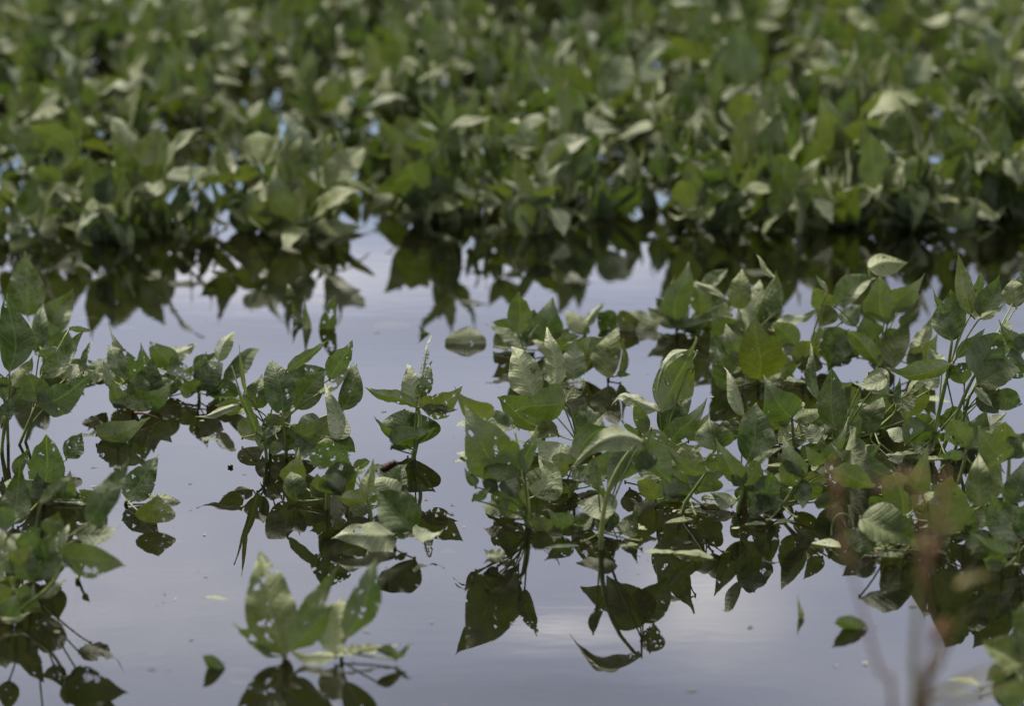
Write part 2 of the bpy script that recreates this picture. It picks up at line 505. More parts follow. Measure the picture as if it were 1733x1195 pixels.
def plant(label, root, specs, stemtop=None, group=None, fill=None):
    rp = wat(*root)
    e = empty('soybean_plant', rp)
    tag(e, label, 'plant', group)
    Y = rp.y
    rng = random.Random(int(root[0] * 7 + root[1]))
    # small leaves crowding the foot of the plant
    specs = list(specs)
    for _ in range(fill if fill is not None else (6 if root[0] > 1090 and root[1] < 900 else 5)):
        nx, ny = root[0] + rng.uniform(-58, 58), root[1] - rng.uniform(0, 46)
        a, ln = R(rng.uniform(-75, 75)), rng.uniform(42, 72)
        specs.append((rng.choice('dddduuup'), round(nx), round(ny), round(nx + ln * math.sin(a)), round(ny - ln * math.cos(a) * rng.uniform(.5, 1)), ln * rng.uniform(.5, .68), {'q': rng.uniform(0, 9)}))
    if root[0] > 1000 and root[1] > 600 and fill is None:     # leaves lying on the water about it
        for _ in range(2):
            nx, ny, ln = root[0] + rng.uniform(-70, 70), root[1] + rng.uniform(-14, 22), rng.uniform(40, 64) * rng.choice((-1, 1))
            specs.append(('f', round(nx), round(ny), round(nx + ln), round(ny + rng.uniform(-7, 7)), rng.uniform(9, 14), {'side': 'U', 'dmg': .4, 'z': -.0006, 'yel': rng.choice((0, .3))}))
    # main stem: out of the mud, through the surface, up to stemtop
    top = pt(*(stemtop or (root[0] + rng.uniform(-6, 6), root[1] - 22)), Y)
    foot = Vector((rp.x + rng.uniform(-.02, .02), rp.y + rng.uniform(-.02, .02), BED - 0.01))
    mb = MB()
    mb.tube([foot] + bez(Vector((rp.x, rp.y, -0.01)), (rp + top) / 2 + Vector((rng.uniform(-.006, .006), 0, 0)), top, 6), 0.0026)
    mb.build('stem', [STEM], e, rp)
    # leaflets that start at one joint make one leaf
    leaves = []
    for sp in specs:
        for lf in leaves:
            if math.hypot(sp[1] - lf[0][1], sp[2] - lf[0][2]) < 15:
                lf.append(sp)
                break
        else:
            leaves.append([sp])
    for lf in leaves:
        q = (lf[0][6] if len(lf[0]) > 6 else {}).get('q', rng.uniform(-3, 3))
        bases = []
        mp = MB()
        
        for sp in lf:
            op = dict(sp[6]) if len(sp) > 6 else {}
            op.setdefault('q', q)
            bases.append(((sp[0], sp[1], sp[2], sp[3], sp[4], sp[5], op), pt(sp[1], sp[2], Y + op['q'] * 0.01)))
        node = bases[0][1]
        via = next((op_['via'] for (_, _, _, _, _, _, op_), _ in bases if 'via' in op_), None)
        if via:                                             # petiole drawn through given places of the picture down to its own waterline
            pts = [node] + [pt(x, y, Y + q * 0.01, -0.05) for x, y in via]
            sm = []
            for i in range(len(pts) - 1):
                p0, p1, p2, p3 = pts[max(i - 1, 0)], pts[i], pts[i + 1], pts[min(i + 2, len(pts) - 1)]
                for k in range(5):
                    t = k / 5
                    sm.append(0.5 * ((2 * p1) + (p2 - p0) * t + (2 * p0 - 5 * p1 + 4 * p2 - p3) * t * t + (3 * p1 - p0 - 3 * p2 + p3) * t ** 3))
            sm.append(pts[-1])
            if pts[-1].z < 0.03:
                sm.append(pts[-1] + (pts[-1] - pts[-2]).normalized() * 0.02 + Vector((0, 0, -0.03)))
            r0 = next((op_.get('r', 0.0020) for (_, _, _, _, _, _, op_), _ in bases if 'via' in op_))
            mp.tube(sm, lambda t: r0 * (0.8 + 0.5 * t), 0, 8)
        else:
            st = rp.lerp(top, rng.uniform(0.3, 1.0))
            mid = st.lerp(node, 0.5) + Vector((0, 0, 0.25 * max(0.0, node.z - st.z) - 0.05 * (node - st).length))
            mid.z = max(mid.z, 0.002)
            mp.tube(bez(st, mid, node, 8), 0.0012)
        for (_, B) in bases:
            if (B - node).length > 0.003:
                mp.tube([node, B], 0.0011, 1)
        mp.tube([node + Vector((0, 0, -0.003)), node + Vector((0, 0, 0.003))], 0.0014, 1)
        lo = mp.build('leaf', [CANE if via and r0 > .00275 else STEM, JOINT], e, rp)
        for sp, _ in bases:
            o, _b = add_leaflet(lo, rp, sp, Y)
    return e


# kind: p = pale side lit by the sky, u = upper face, d = seen from its shaded side, e = edge on, f = afloat
plant('soybean plant cut by the picture edge, tall grey-green veined leaf up front', (14, 752), [
    ('u', 16, 630, 21, 500, 54, {'q': -4, 'bend': .05, 'fold': .3, 'dmg': .12, 'yel': 0, 'via': [(15, 680), (4, 750)]}), ('u', 22, 655, 55, 605, 28), ('d', 10, 640, -20, 660, 30),
    ('u', 2, 722, 37, 657, 24, {'q': -6, 'via': [(8, 705), (3, 760)]}), ('d', -2, 640, 14, 690, 30)], stemtop=(12, 690), fill=0)
plant('soybean plant with two broad blurred leaves standing above its neighbours at the left edge', (75, 640), [
    ('u', 47, 535, 44, 430, 58, {'q': 25, 'dmg': .1, 'yel': .15}), ('p', 88, 570, 119, 488, 50, {'q': 22, 'dmg': .1, 'yel': .3, 'side': 'U'}),
    ('u', 60, 597, 74, 510, 27, {'q': 4, 'dmg': .1}), ('d', 105, 592, 112, 553, 30, {'q': 10}), ('d', 84, 590, 84, 545, 36, {'q': 14})], stemtop=(70, 590))
plant('soybean plant on two thin bare petioles, broad leaf half dark and half pale', (40, 748), [
    ('d', 62, 684, 159, 638, 50, {'q': -2, 'bend': .12, 'dmg': .16, 'tilt': -.25, 'via': [(50, 712), (32, 755)]}), ('d', 60, 680, 48, 630, 50, {'dmg': .14}),
    ('u', 72, 632, 148, 570, 27, {'q': 1, 'dmg': .15}), ('u', 68, 640, 132, 590, 34, {'q': 3, 'dmg': .15}), ('d', 66, 602, 104, 588, 12),
    ('d', 68, 686, 96, 672, 30, {'q': 2, 'via': [(58, 712), (48, 738), (50, 742)]}),
    ('u', 141, 630, 155, 566, 11, {'q': 5}), ('d', 118, 556, 158, 563, 10, {'q': 8, 'dmg': .5}), ('p', 112, 640, 132, 615, 34, {'q': 10})], stemtop=(58, 690), fill=0)
plant('soybean plant half under water with chewed ragged leaves, beside the bare petioles', (226, 690), [
    ('u', 216, 642, 178, 582, 30, {'dmg': .3}), ('d', 240, 646, 182, 571, 44, {'q': 3, 'dmg': .75}), ('u', 190, 622, 150, 610, 26, {'q': 6, 'dmg': .6}),
    ('p', 176, 637, 148, 624, 22, {'q': 5}), ('u', 232, 674, 236, 632, 36, {'q': -2, 'dmg': .14}), ('d', 250, 642, 238, 588, 28, {'dmg': .45}),
    ('d', 215, 692, 184, 644, 25, {'q': -8, 'dmg': .14}), ('u', 231, 697, 240, 663, 44, {'q': -9, 'dmg': .12}), ('d', 215, 690, 190, 682, 20, {'q': -9}),
    ('d', 255, 668, 270, 630, 26), ('d', 240, 690, 285, 655, 34, {'q': -3}), ('p', 185, 655, 176, 610, 18, {'q': 2})], stemtop=(232, 668))
plant('low soybean plant with a long grey leaf reaching right over open water', (335, 672), [
    ('p', 262, 622, 331, 593, 28, {'q': 8, 'dmg': .2, 'bend': .2}), ('d', 335, 642, 346, 598, 32, {'dmg': .5}), ('p', 370, 612, 392, 556, 25, {'yel': .5, 'dmg': .1}),
    ('u', 378, 642, 441, 584, 28, {'dmg': .12}), ('u', 334, 660, 374, 606, 42, {'q': -4, 'dmg': .12}), ('p', 310, 652, 292, 606, 42, {'q': 2, 'dmg': .7}),
    ('d', 300, 660, 268, 624, 32, {'dmg': .4}), ('d', 318, 668, 340, 640, 24, {'q': -4}), ('u', 380, 650, 418, 625, 16, {'q': 6}), ('d', 330, 665, 300, 655, 22, {'q': -5}),
    ('d', 350, 668, 378, 655, 20, {'q': -3})], stemtop=(335, 650))
plant('soybean leaf lying half sunk with a large chewed hole, right of the ragged plant', (200, 745), [
    ('d', 163, 736, 246, 720, 42, {'q': 0, 'dmg': .42, 'bend': .12, 'tilt': -.3}), ('u', 210, 742, 226, 722, 16)], stemtop=(190, 736), fill=0)
plant('soybean plant with a notched dark green leaf pinched at its waist', (74, 852), [
    ('d', 74, 832, 82, 725, 56, {'dmg': .42, 'bend': .02, 'fold': .1}), ('p', 22, 888, 35, 784, 48, {'q': -10, 'dmg': .14, 'side': 'U'}), ('u', 28, 806, 47, 757, 20),
    ('u', 112, 776, 142, 738, 34, {'q': 3, 'dmg': .5}), ('d', 158, 846, 134, 824, 26, {'dmg': .6}), ('d', 70, 850, 60, 800, 24)], stemtop=(76, 836))
plant('soybean seedling at the water with one dark torn leaf folded over at its tip', (216, 852), [
    ('u', 215, 846, 272, 764, 48, {'dmg': .45, 'tilt': .1, 'fold': .1, 'curl': -.5}), ('p', 250, 840, 312, 846, 12, {'dmg': .3}),
    ('u', 262, 886, 264, 836, 62, {'q': 0, 'dmg': .36, 'bend': .06, 'dt': .01, 'tilt': .3})], stemtop=(216, 848), fill=0)
plant('soybean plant with long slanting near leaves, out of focus at the left edge', (55, 985), [
    ('u', 150, 888, 222, 782, 42, {'q': -14, 'dmg': .14, 'bend': .08}), ('u', 70, 852, 124, 798, 16, {'q': -22}), ('u', 58, 985, 102, 895, 52, {'q': -8, 'dmg': .12, 'tilt': .1}),
    ('u', 130, 903, 213, 905, 40, {'q': -6, 'dmg': .6}), ('d', 48, 948, 10, 930, 34, {'q': -12}), ('d', 50, 985, 44, 930, 40, {'q': -10}), ('p', -4, 985, 2, 890, 36, {'q': -14, 'side': 'U'}),
    ('p', 20, 940, 60, 900, 40, {'q': -8}), ('d', 10, 900, 4, 855, 34, {'q': -13}), ('u', 86, 908, 98, 868, 36, {'q': -10}), ('d', 30, 925, 74, 880, 30, {'q': -9}), ('u', 150, 905, 180, 870, 30, {'q': -4, 'dmg': .3})], stemtop=(55, 940))
plant('soybean plant on a long curved petiole, dark leaf pointing right over the open water', (30, 1036), [
    ('d', 107, 942, 222, 938, 56, {'q': -4, 'dmg': .36, 'bend': .12, 'via': [(104, 960), (82, 995), (32, 1034)]}), ('p', 106, 942, 113, 882, 15, {'q': -4}), ('p', 108, 945, 124, 961, 16, {'q': -4}),
    ('u', 70, 1012, 113, 978, 15, {'q': 2, 'dmg': .5}), ('d', 20, 1020, -10, 985, 40, {'q': -2}), ('d', 36, 1020, 40, 985, 30), ('p', 0, 1049, 52, 1047, 12, {'q': -8}), ('d', 5, 1045, 30, 1010, 40)], stemtop=(35, 1010))
plant('bare bent soybean petiole standing alone in the water at left', (131, 984), [
    ('d', 141, 957, 150, 945, 10, {'via': [(136, 970), (131, 984)]})], stemtop=(132, 978), fill=0)
plant('soybean plant alone in the near water, pale eaten leaf upright on its left', (482, 1118), [
    ('p', 484, 1109, 433, 927, 80, {'dmg': .5, 'side': 'U', 'bend': .04, 'fold': .5, 'tilt': .5, 'twist': -.3}), ('d', 486, 1105, 567, 1029, 48, {'q': -5, 'dmg': .34, 'yel': .15}), ('u', 500, 1055, 577, 968, 28, {'q': 5, 'dmg': .3}),
    ('d', 480, 1112, 392, 1062, 26, {'q': -1, 'dmg': .62}), ('u', 486, 1100, 470, 1050, 30, {'q': 4})], stemtop=(484, 1106), fill=0)
plant('small soybean shoot beside the lone near plant, holey dark leaf raised on its right', (578, 1114), [
    ('d', 585, 1081, 641, 960, 50, {'q': -1, 'dmg': .45, 'bend': .02}), ('p', 568, 1112, 571, 1004, 46, {'q': 2, 'dmg': .16}),
    ('p', 568, 1110, 676, 1098, 16, {'q': -3, 'tilt': 2}), ('p', 566, 1112, 492, 1112, 20, {'q': -4, 'tilt': 2}), ('u', 670, 1116, 702, 1086, 9, {'q': -2}), ('d', 640, 1100, 690, 1112, 16, {'q': -4})], stemtop=(578, 1096), fill=0)
plant('bushy soybean plant with a veined grey-green leaf facing out and tips thrown right', (455, 768), [
    ('u', 478, 702, 464, 602, 50, {'q': -3, 'dmg': .26, 'fold': -.1, 'via': [(483, 740), (484, 758)]}), ('u', 433, 692, 440, 632, 40, {'q': 1, 'dmg': .12}), ('d', 484, 628, 550, 581, 18, {'dmg': .1, 'tilt': -.2}),
    ('u', 490, 656, 556, 616, 44, {'q': 8, 'dmg': .12}), ('u', 500, 692, 548, 627, 48, {'q': 1, 'dmg': .2, 'tilt': .1}), ('d', 558, 642, 596, 582, 34, {'q': 4, 'dmg': .36}),
    ('u', 580, 694, 608, 611, 36, {'q': 2, 'dmg': .3, 'tilt': .2}), ('p', 540, 666, 601, 613, 15, {'q': 0, 'dmg': .5}), ('p', 568, 744, 556, 640, 28, {'q': -9, 'dmg': .3, 'twist': .9, 'curl': .4}),
    ('d', 487, 736, 567, 706, 40, {'q': -3, 'dmg': .32, 'bend': .25}), ('u', 545, 714, 506, 784, 64, {'q': 1, 'dmg': .1, 'tilt': -.05}),
    ('p', 406, 684, 334, 722, 13, {'q': -2, 'bend': .2}), ('d', 410, 690, 365, 690, 26, {'q': 0}), ('d', 434, 732, 394, 628, 13, {'q': -6, 'dmg': .1, 'via': [(445, 742), (450, 765)]}), ('d', 417, 668, 404, 588, 7, {'q': -3}),
    ('u', 475, 724, 437, 746, 15, {'q': -6}), ('u', 426, 692, 374, 674, 28, {'q': 3}), ('d', 470, 702, 448, 742, 34, {'q': -1}), ('p', 482, 728, 486, 682, 17, {'q': -1}),
    ('p', 562, 745, 588, 702, 36, {'q': -4, 'dmg': .2}), ('u', 570, 732, 600, 765, 28, {'q': -4, 'tilt': .1}), ('d', 470, 745, 462, 772, 20, {'q': -4})], stemtop=(455, 700))
plant('soybean plant with a dark maple-shaped torn leaf bent over a pale hanging one', (553, 858), [
    ('d', 567, 788, 545, 738, 66, {'q': -2, 'dmg': .55, 'fold': .1, 'bend': .05, 'via': [(556, 815), (553, 857)], 'r': .0024}), ('u', 570, 782, 590, 856, 50, {'q': -4, 'dmg': .16, 'tilt': .5, 'dt': -.03}),
    ('d', 560, 826, 526, 824, 19, {'q': 0}), ('d', 578, 770, 595, 797, 16, {'q': 0}), ('p', 556, 790, 540, 772, 22, {'q': 3})], stemtop=(554, 840))
plant('small bright soybean shoot with a yellow-green upright leaflet beside the fuzzy caterpillar', (628, 872), [
    ('d', 622, 848, 570, 838, 28, {'q': -4, 'dmg': .06, 'yel': .35}), ('p', 622, 846, 629, 782, 23, {'q': -2, 'dmg': .08, 'yel': .6, 'via': [(626, 858), (628, 872)]}), ('d', 624, 850, 640, 835, 16, {'q': 0}),
    ('p', 600, 812, 606, 788, 8, {'q': 3}), ('d', 598, 792, 631, 777, 16, {'q': 5}), ('p', 600, 800, 622, 795, 10, {'q': 5})], stemtop=(627, 855))
plant('soybean leaf trio low on the water, rounded leaflet raised above two pale ones', (660, 922), [
    ('u', 702, 898, 637, 832, 66, {'q': 0, 'dmg': .14, 'bend': .06}), ('p', 670, 905, 563, 914, 50, {'q': -1, 'dmg': .2, 'tilt': 1.1, 'bend': .1}), ('p', 700, 906, 747, 906, 24, {'q': -4, 'tilt': 1.6, 'dmg': .15}),
    ('d', 672, 904, 690, 912, 10, {'q': -1})], stemtop=(668, 910), fill=0)
plant('soybean plant alone on one straight stem, lacy eaten tip above dark side leaflets', (699, 778), [
    ('p', 707, 690, 687, 609, 38, {'q': 1, 'dmg': .34, 'via': [(711, 712), (706, 745), (699, 778)], 'r': .0030}), ('p', 708, 690, 728, 548, 11, {'q': 0, 'dmg': .6, 'lace': .7}), ('u', 706, 672, 735, 612, 24, {'q': 0, 'dmg': .62}),
    ('d', 707, 690, 623, 668, 20, {'q': -2, 'dmg': .3, 'bend': -.1}), ('d', 710, 689, 780, 668, 42, {'q': -2, 'dmg': .62, 'bend': .1}), ('d', 712, 690, 774, 690, 17, {'q': -2, 'dmg': .3}),
    ('u', 690, 756, 689, 693, 92, {'q': 5, 'dmg': .12, 'bend': .1}), ('d', 662, 758, 733, 722, 40, {'q': 2, 'dmg': .1}), ('d', 676, 748, 632, 711, 13, {'q': 3, 'curl': .4})], stemtop=(702, 760), fill=0)
plant('soybean plant in a small clump far out, one smooth green leaf pointing straight up', (886, 602), [
    ('d', 877, 567, 880, 493, 38, {'q': -2, 'dmg': .06, 'tilt': -.4}), ('p', 884, 590, 826, 538, 26, {'q': -3, 'dmg': .15, 'side': 'U'}), ('u', 886, 586, 909, 540, 13, {'q': -3}),
    ('d', 922, 592, 934, 512, 52, {'q': 4, 'dmg': .12, 'tilt': -.1}), ('p', 925, 602, 902, 570, 15, {'q': 1}), ('u', 900, 560, 902, 525, 26, {'q': 6})], stemtop=(884, 590))
plant('soybean plant behind the upright pale leaf, drooping blades at the waterline', (930, 640), [
    ('d', 948, 575, 984, 566, 16, {'q': 6}), ('p', 976, 574, 1027, 570, 12, {'q': 6, 'tilt': 1.5}), ('p', 970, 642, 973, 577, 40, {'q': -1, 'dmg': .32}), ('p', 930, 646, 928, 591, 24, {'q': 0}), ('d', 980, 580, 1008, 592, 20, {'q': 4}),
    ('d', 945, 600, 932, 570, 34, {'q': 3})], stemtop=(935, 612))
plant('two-lobed soybean leaf dipping into the far water beyond the clump', (1042, 556), [
    ('d', 1044, 552, 1007, 532, 40, {'q': 2, 'dmg': .1, 'tilt': .1, 'side': 'U'}), ('d', 1046, 552, 1084, 540, 38, {'q': 2, 'dmg': .1, 'tilt': .1, 'side': 'U'})], stemtop=(1044, 552), fill=0)
plant('pale soybean sprig with two narrow wings, beside the two-lobed leaf', (987, 570), [
    ('p', 988, 566, 960, 524, 30, {'dmg': .1, 'q': 2}), ('p', 985, 558, 1022, 504, 16, {'q': 3}), ('d', 988, 566, 997, 548, 10, {'q': 1})], stemtop=(988, 562), fill=0)
plant('yellow-green soybean leaf standing straight out of the water behind the tall pale one', (1030, 642), [
    ('u', 1029, 640, 1037, 552, 46, {'dmg': .1, 'yel': .5, 'bend': .04, 'tilt': .3}), ('u', 1050, 636, 1060, 574, 13, {'yel': .5}), ('d', 1044, 634, 1066, 634, 10, {'q': -3})], stemtop=(1030, 636), fill=0)
plant('soybean plant carrying a dark veined leaf sideways and a skeletonised one beside it', (976, 760), [
    ('d', 957, 683, 864, 680, 58, {'q': -2, 'dmg': .08, 'bend': .14, 'tilt': -.5, 'yel': .1, 'via': [(966, 696), (974, 728), (978, 765)], 'r': .0021}), ('p', 958, 680, 986, 632, 34, {'q': -2, 'dmg': .5, 'lace': 1.0, 'yel': .5}),
    ('p', 905, 672, 864, 579, 52, {'q': 5, 'dmg': .12}), ('p', 938, 660, 931, 545, 31, {'q': 2, 'dmg': .22, 'fold': .5, 'curl': .3})], stemtop=(974, 740))
plant('soybean plant with a drooping dark holed leaf on a short upright stalk', (920, 752), [
    ('d', 921, 724, 838, 665, 52, {'q': 0, 'dmg': .36, 'via': [(921, 735), (920, 750)]}), ('d', 923, 722, 930, 690, 20, {'q': 2})], stemtop=(921, 740), fill=0)
plant('soybean plant in sharp focus with a large dark toothed leaf on a thick straight stalk', (895, 893), [
    ('d', 874, 806, 783, 719, 84, {'q': 0, 'dmg': .44, 'bend': .04, 'fold': .15, 'tilt': -.5}), ('d', 888, 800, 905, 731, 27, {'q': -2, 'dmg': .5}), ('u', 880, 809, 806, 787, 30, {'q': -3, 'dmg': .3, 'tilt': .6, 'via': [(887, 818), (893, 850), (895, 892)], 'r': .0028}),
    ('d', 853, 813, 880, 850, 30, {'q': -4, 'dmg': .08}), ('d', 805, 824, 786, 796, 17, {'q': -1, 'dmg': .3}), ('p', 826, 788, 768, 754, 17, {'q': 1, 'curl': .5}), ('p', 816, 786, 766, 781, 9, {'q': 2, 'tilt': 2}),
    ('d', 820, 718, 774, 664, 46, {'q': 4, 'dmg': .1}), ('u', 870, 724, 818, 698, 32, {'q': 6, 'dmg': .16}), ('p', 838, 800, 826, 770, 26, {'q': 2, 'dmg': .7}), ('d', 868, 800, 884, 770, 20, {'q': 1, 'dmg': .7}), ('u', 842, 832, 812, 812, 22, {'q': -1, 'dmg': .4}),
    ('d', 800, 846, 830, 830, 16, {'q': -6}), ('p', 850, 830, 872, 818, 18, {'q': 1})], stemtop=(890, 860))
plant('soybean leaf turned underside out with raised net veins and lace-eaten tip, on floating petiole', (830, 860), [
    ('p', 905, 841, 948, 780, 62, {'q': -3, 'dmg': .12, 'lace': .34, 'fold': -.25, 'bend': .05, 'tilt': .35, 'yel': .2, 'via': [(885, 848), (850, 855), (828, 861)], 'r': .0018}),
    ('p', 877, 860, 831, 870, 26, {'q': -6, 'dmg': .3, 'tilt': 1.5, 'yel': .25})], stemtop=(836, 857), fill=0)
plant('soybean leaf cluster with a wrinkled pale leaf between toothed leaf and arching stalk', (963, 842), [
    ('p', 968, 792, 908, 756, 56, {'q': 2, 'dmg': .24}), ('p', 970, 796, 995, 812, 24, {'q': 0, 'dmg': .3}), ('u', 975, 790, 1013, 830, 24, {'q': -2}), ('d', 968, 790, 1036, 721, 38, {'q': 2, 'dmg': .25, 'bend': -.3, 'via': [(972, 805), (966, 838)]})], stemtop=(966, 820))
plant('soybean plant on a stalk arching like a cane, pale leaf across dark hanging ones', (1018, 904), [
    ('p', 1088, 747, 971, 765, 42, {'q': -9, 'dmg': .24, 'bend': .16, 'tilt': .6, 'via': [(1070, 760), (1048, 790), (1030, 830), (1021, 870), (1018, 903)], 'r': .0028}),
    ('d', 1086, 750, 1028, 832, 74, {'q': -1, 'dmg': .4, 'bend': -.1}), ('d', 1090, 752, 1130, 826, 56, {'q': 0, 'dmg': .3}), ('d', 1102, 726, 1110, 772, 40, {'q': -4, 'dmg': .6}), ('d', 1070, 760, 985, 800, 36, {'q': 1, 'dmg': .15}),
    ('u', 1005, 776, 1021, 852, 17, {'q': -7, 'tilt': 0}), ('p', 1040, 868, 978, 850, 44, {'q': -2, 'dmg': .1, 'tilt': .8})], stemtop=(1019, 898))
plant('soybean plant with a tall dark leaf folded along a pale rim', (1112, 806), [
    ('d', 1117, 696, 1181, 596, 52, {'q': 0, 'dmg': .26, 'bend': -.22, 'fold': .6}), ('p', 1180, 596, 1100, 650, 14, {'q': 1, 'dmg': .2, 'bend': .25, 'tilt': 1.2}), ('p', 1115, 696, 1029, 664, 22, {'q': 1, 'dmg': .4, 'tilt': 1}),
    ('u', 1122, 732, 1130, 640, 36, {'q': 1, 'dmg': .14, 'tilt': 0}), ('u', 1142, 682, 1179, 634, 26, {'q': 3}), ('d', 1093, 736, 1076, 682, 24, {'q': 1, 'dmg': .05, 'yel': .2}), ('d', 1086, 738, 1048, 706, 11, {'q': 1}),
    ('p', 1130, 742, 1152, 688, 36, {'q': 0, 'dmg': .16, 'fold': .5}), ('u', 1138, 746, 1165, 668, 32, {'q': 1, 'dmg': .24}), ('d', 1130, 757, 1191, 691, 34, {'q': -3, 'dmg': .2}), ('d', 1165, 747, 1199, 709, 26, {'q': 1}),
    ('d', 1120, 760, 1100, 800, 40, {'q': -2}), ('d', 1125, 768, 1150, 790, 30, {'q': 1, 'dmg': .4})], stemtop=(1120, 745))
plant('soybean plant with crinkled pale leaves facing out, right of the folded dark leaf', (1160, 852), [
    ('u', 1172, 818, 1158, 750, 54, {'q': -2, 'dmg': .2, 'bend': .1}), ('d', 1196, 799, 1124, 757, 22, {'q': -6, 'bend': .25, 'via': [(1180, 822), (1160, 850)], 'r': .0021}), ('d', 1197, 797, 1178, 842, 56, {'q': -2, 'dmg': .16}),
    ('u', 1208, 763, 1200, 706, 60, {'q': 1, 'dmg': .22}), ('u', 1226, 746, 1246, 706, 36, {'q': 4}), ('d', 1200, 770, 1222, 800, 30, {'q': 2})], stemtop=(1166, 830))
plant('soybean plant with a large matte grey-green heart leaf and a twisted curl above it', (1252, 858), [
    ('u', 1266, 780, 1285, 680, 58, {'q': 1, 'dmg': .16, 'fold': .1, 'bend': .05, 'yel': 0}), ('p', 1258, 704, 1223, 616, 21, {'q': 5, 'dmg': .14, 'twist': 1.6, 'curl': .3}),
    ('d', 1257, 822, 1212, 744, 34, {'q': -4, 'dmg': .2, 'yel': .25, 'via': [(1256, 836), (1250, 857)]}), ('d', 1259, 822, 1288, 774, 34, {'q': -4, 'dmg': .5, 'yel': .2}), ('d', 1256, 822, 1236, 796, 18, {'q': -5, 'dmg': .5}),
    ('u', 1270, 800, 1326, 745, 15, {'q': -2}), ('d', 1262, 790, 1240, 830, 36, {'q': 3})], stemtop=(1254, 830))
plant('soybean plant at the thicket edge by open water, smooth green leaf behind a pale wing', (1146, 564), [
    ('d', 1145, 549, 1158, 452, 44, {'q': 0, 'dmg': .06, 'bend': .04}), ('u', 1143, 556, 1099, 520, 29, {'q': -1, 'dmg': .1}), ('p', 1236, 511, 1149, 475, 11, {'q': -4, 'bend': .12, 'tilt': 1}), ('p', 1140, 532, 1135, 464, 22, {'q': 4, 'side': 'U'}),
    ('u', 1192, 492, 1229, 450, 24, {'q': 4}), ('d', 1184, 534, 1182, 478, 34, {'q': 2}), ('d', 1150, 557, 1212, 534, 22, {'q': -2}), ('u', 1190, 545, 1214, 500, 32, {'q': 3}), ('u', 1160, 562, 1180, 540, 26, {'q': -2})], stemtop=(1146, 550))
plant('soybean plant in the thicket with a two-tone pointed leaf over pale ones', (1262, 600), [
    ('u', 1250, 524, 1255, 453, 37, {'q': -1, 'dmg': .1}), ('p', 1268, 560, 1259, 470, 32, {'q': 2, 'dmg': .1}), ('p', 1310, 532, 1312, 463, 34, {'q': 1, 'dmg': .16, 'side': 'U'}), ('p', 1312, 470, 1278, 428, 9, {'q': 1}),
    ('u', 1262, 578, 1226, 528, 33, {'q': 0, 'tilt': .1}), ('u', 1296, 556, 1301, 498, 34, {'q': 3}), ('p', 1306, 560, 1386, 530, 19, {'q': -1, 'tilt': 1}), ('p', 1275, 535, 1288, 470, 30, {'q': 5}),
    ('p', 1230, 545, 1222, 515, 24, {'q': 3}), ('d', 1300, 545, 1320, 505, 26, {'q': 4})], stemtop=(1266, 560))
plant('soybean plant in the thicket with one broad dark leaf shaped like a spade', (1284, 648), [
    ('d', 1283, 643, 1282, 537, 70, {'q': -5, 'dmg': .08, 'tilt': -.12, 'side': 'U', 'fold': .1}), ('u', 1232, 615, 1204, 560, 44, {'q': 2, 'tilt': 0, 'dmg': .1}), ('u', 1285, 646, 1342, 618, 18, {'q': -4, 'dmg': .1}),
    ('d', 1230, 640, 1215, 600, 40, {'q': 1}), ('d', 1330, 640, 1310, 590, 40, {'q': 0}), ('d', 1240, 655, 1200, 632, 24, {'q': -2})], stemtop=(1284, 640))
plant('soybean plant in the thicket, rounded dark leaf over a gap of water', (1358, 632), [
    ('d', 1357, 628, 1371, 568, 44, {'q': -1, 'dmg': .08, 'tilt': -.2}), ('u', 1408, 620, 1428, 560, 50, {'q': 0, 'dmg': .12, 'tilt': .2}), ('u', 1436, 560, 1396, 626, 54, {'q': -2, 'dmg': .1, 'tilt': .25}),
    ('u', 1405, 518, 1390, 556, 36, {'q': 1}), ('u', 1425, 545, 1460, 512, 32, {'q': 0}), ('p', 1400, 494, 1381, 468, 8, {'q': -3}), ('d', 1404, 520, 1372, 480, 36, {'q': 4}), ('p', 1330, 600, 1345, 575, 20, {'q': 3})], stemtop=(1372, 600))
plant('soybean plant topping the thicket with a broad dark leaf and a long dark point', (1490, 640), [
    ('u', 1413, 518, 1484, 466, 40, {'q': 1, 'dmg': .08, 'bend': .15}), ('d', 1502, 548, 1483, 464, 50, {'q': -1, 'dmg': .06}), ('d', 1500, 520, 1562, 474, 40, {'q': 1, 'dmg': .12}), ('p', 1470, 455, 1532, 446, 34, {'q': 3, 'dmg': .3}),
    ('d', 1510, 522, 1556, 500, 24, {'q': 2}), ('p', 1530, 512, 1553, 496, 22, {'q': 3, 'dmg': .4}), ('d', 1490, 620, 1436, 538, 30, {'q': -4, 'dmg': .2}), ('u', 1512, 624, 1530, 546, 40, {'q': -4, 'dmg': .1, 'fold': .5}), ('p', 1508, 624, 1484, 583, 16, {'q': -4}),
    ('d', 1524, 552, 1559, 517, 15, {'q': 1}), ('u', 1545, 618, 1549, 578, 24, {'q': 2, 'tilt': 0}), ('d', 1480, 575, 1460, 540, 44, {'q': 1}), ('d', 1520, 590, 1500, 550, 40, {'q': 1}), ('p', 1556, 592, 1574, 538, 28, {'q': 6, 'dmg': .55, 'yel': .4})], stemtop=(1490, 590))
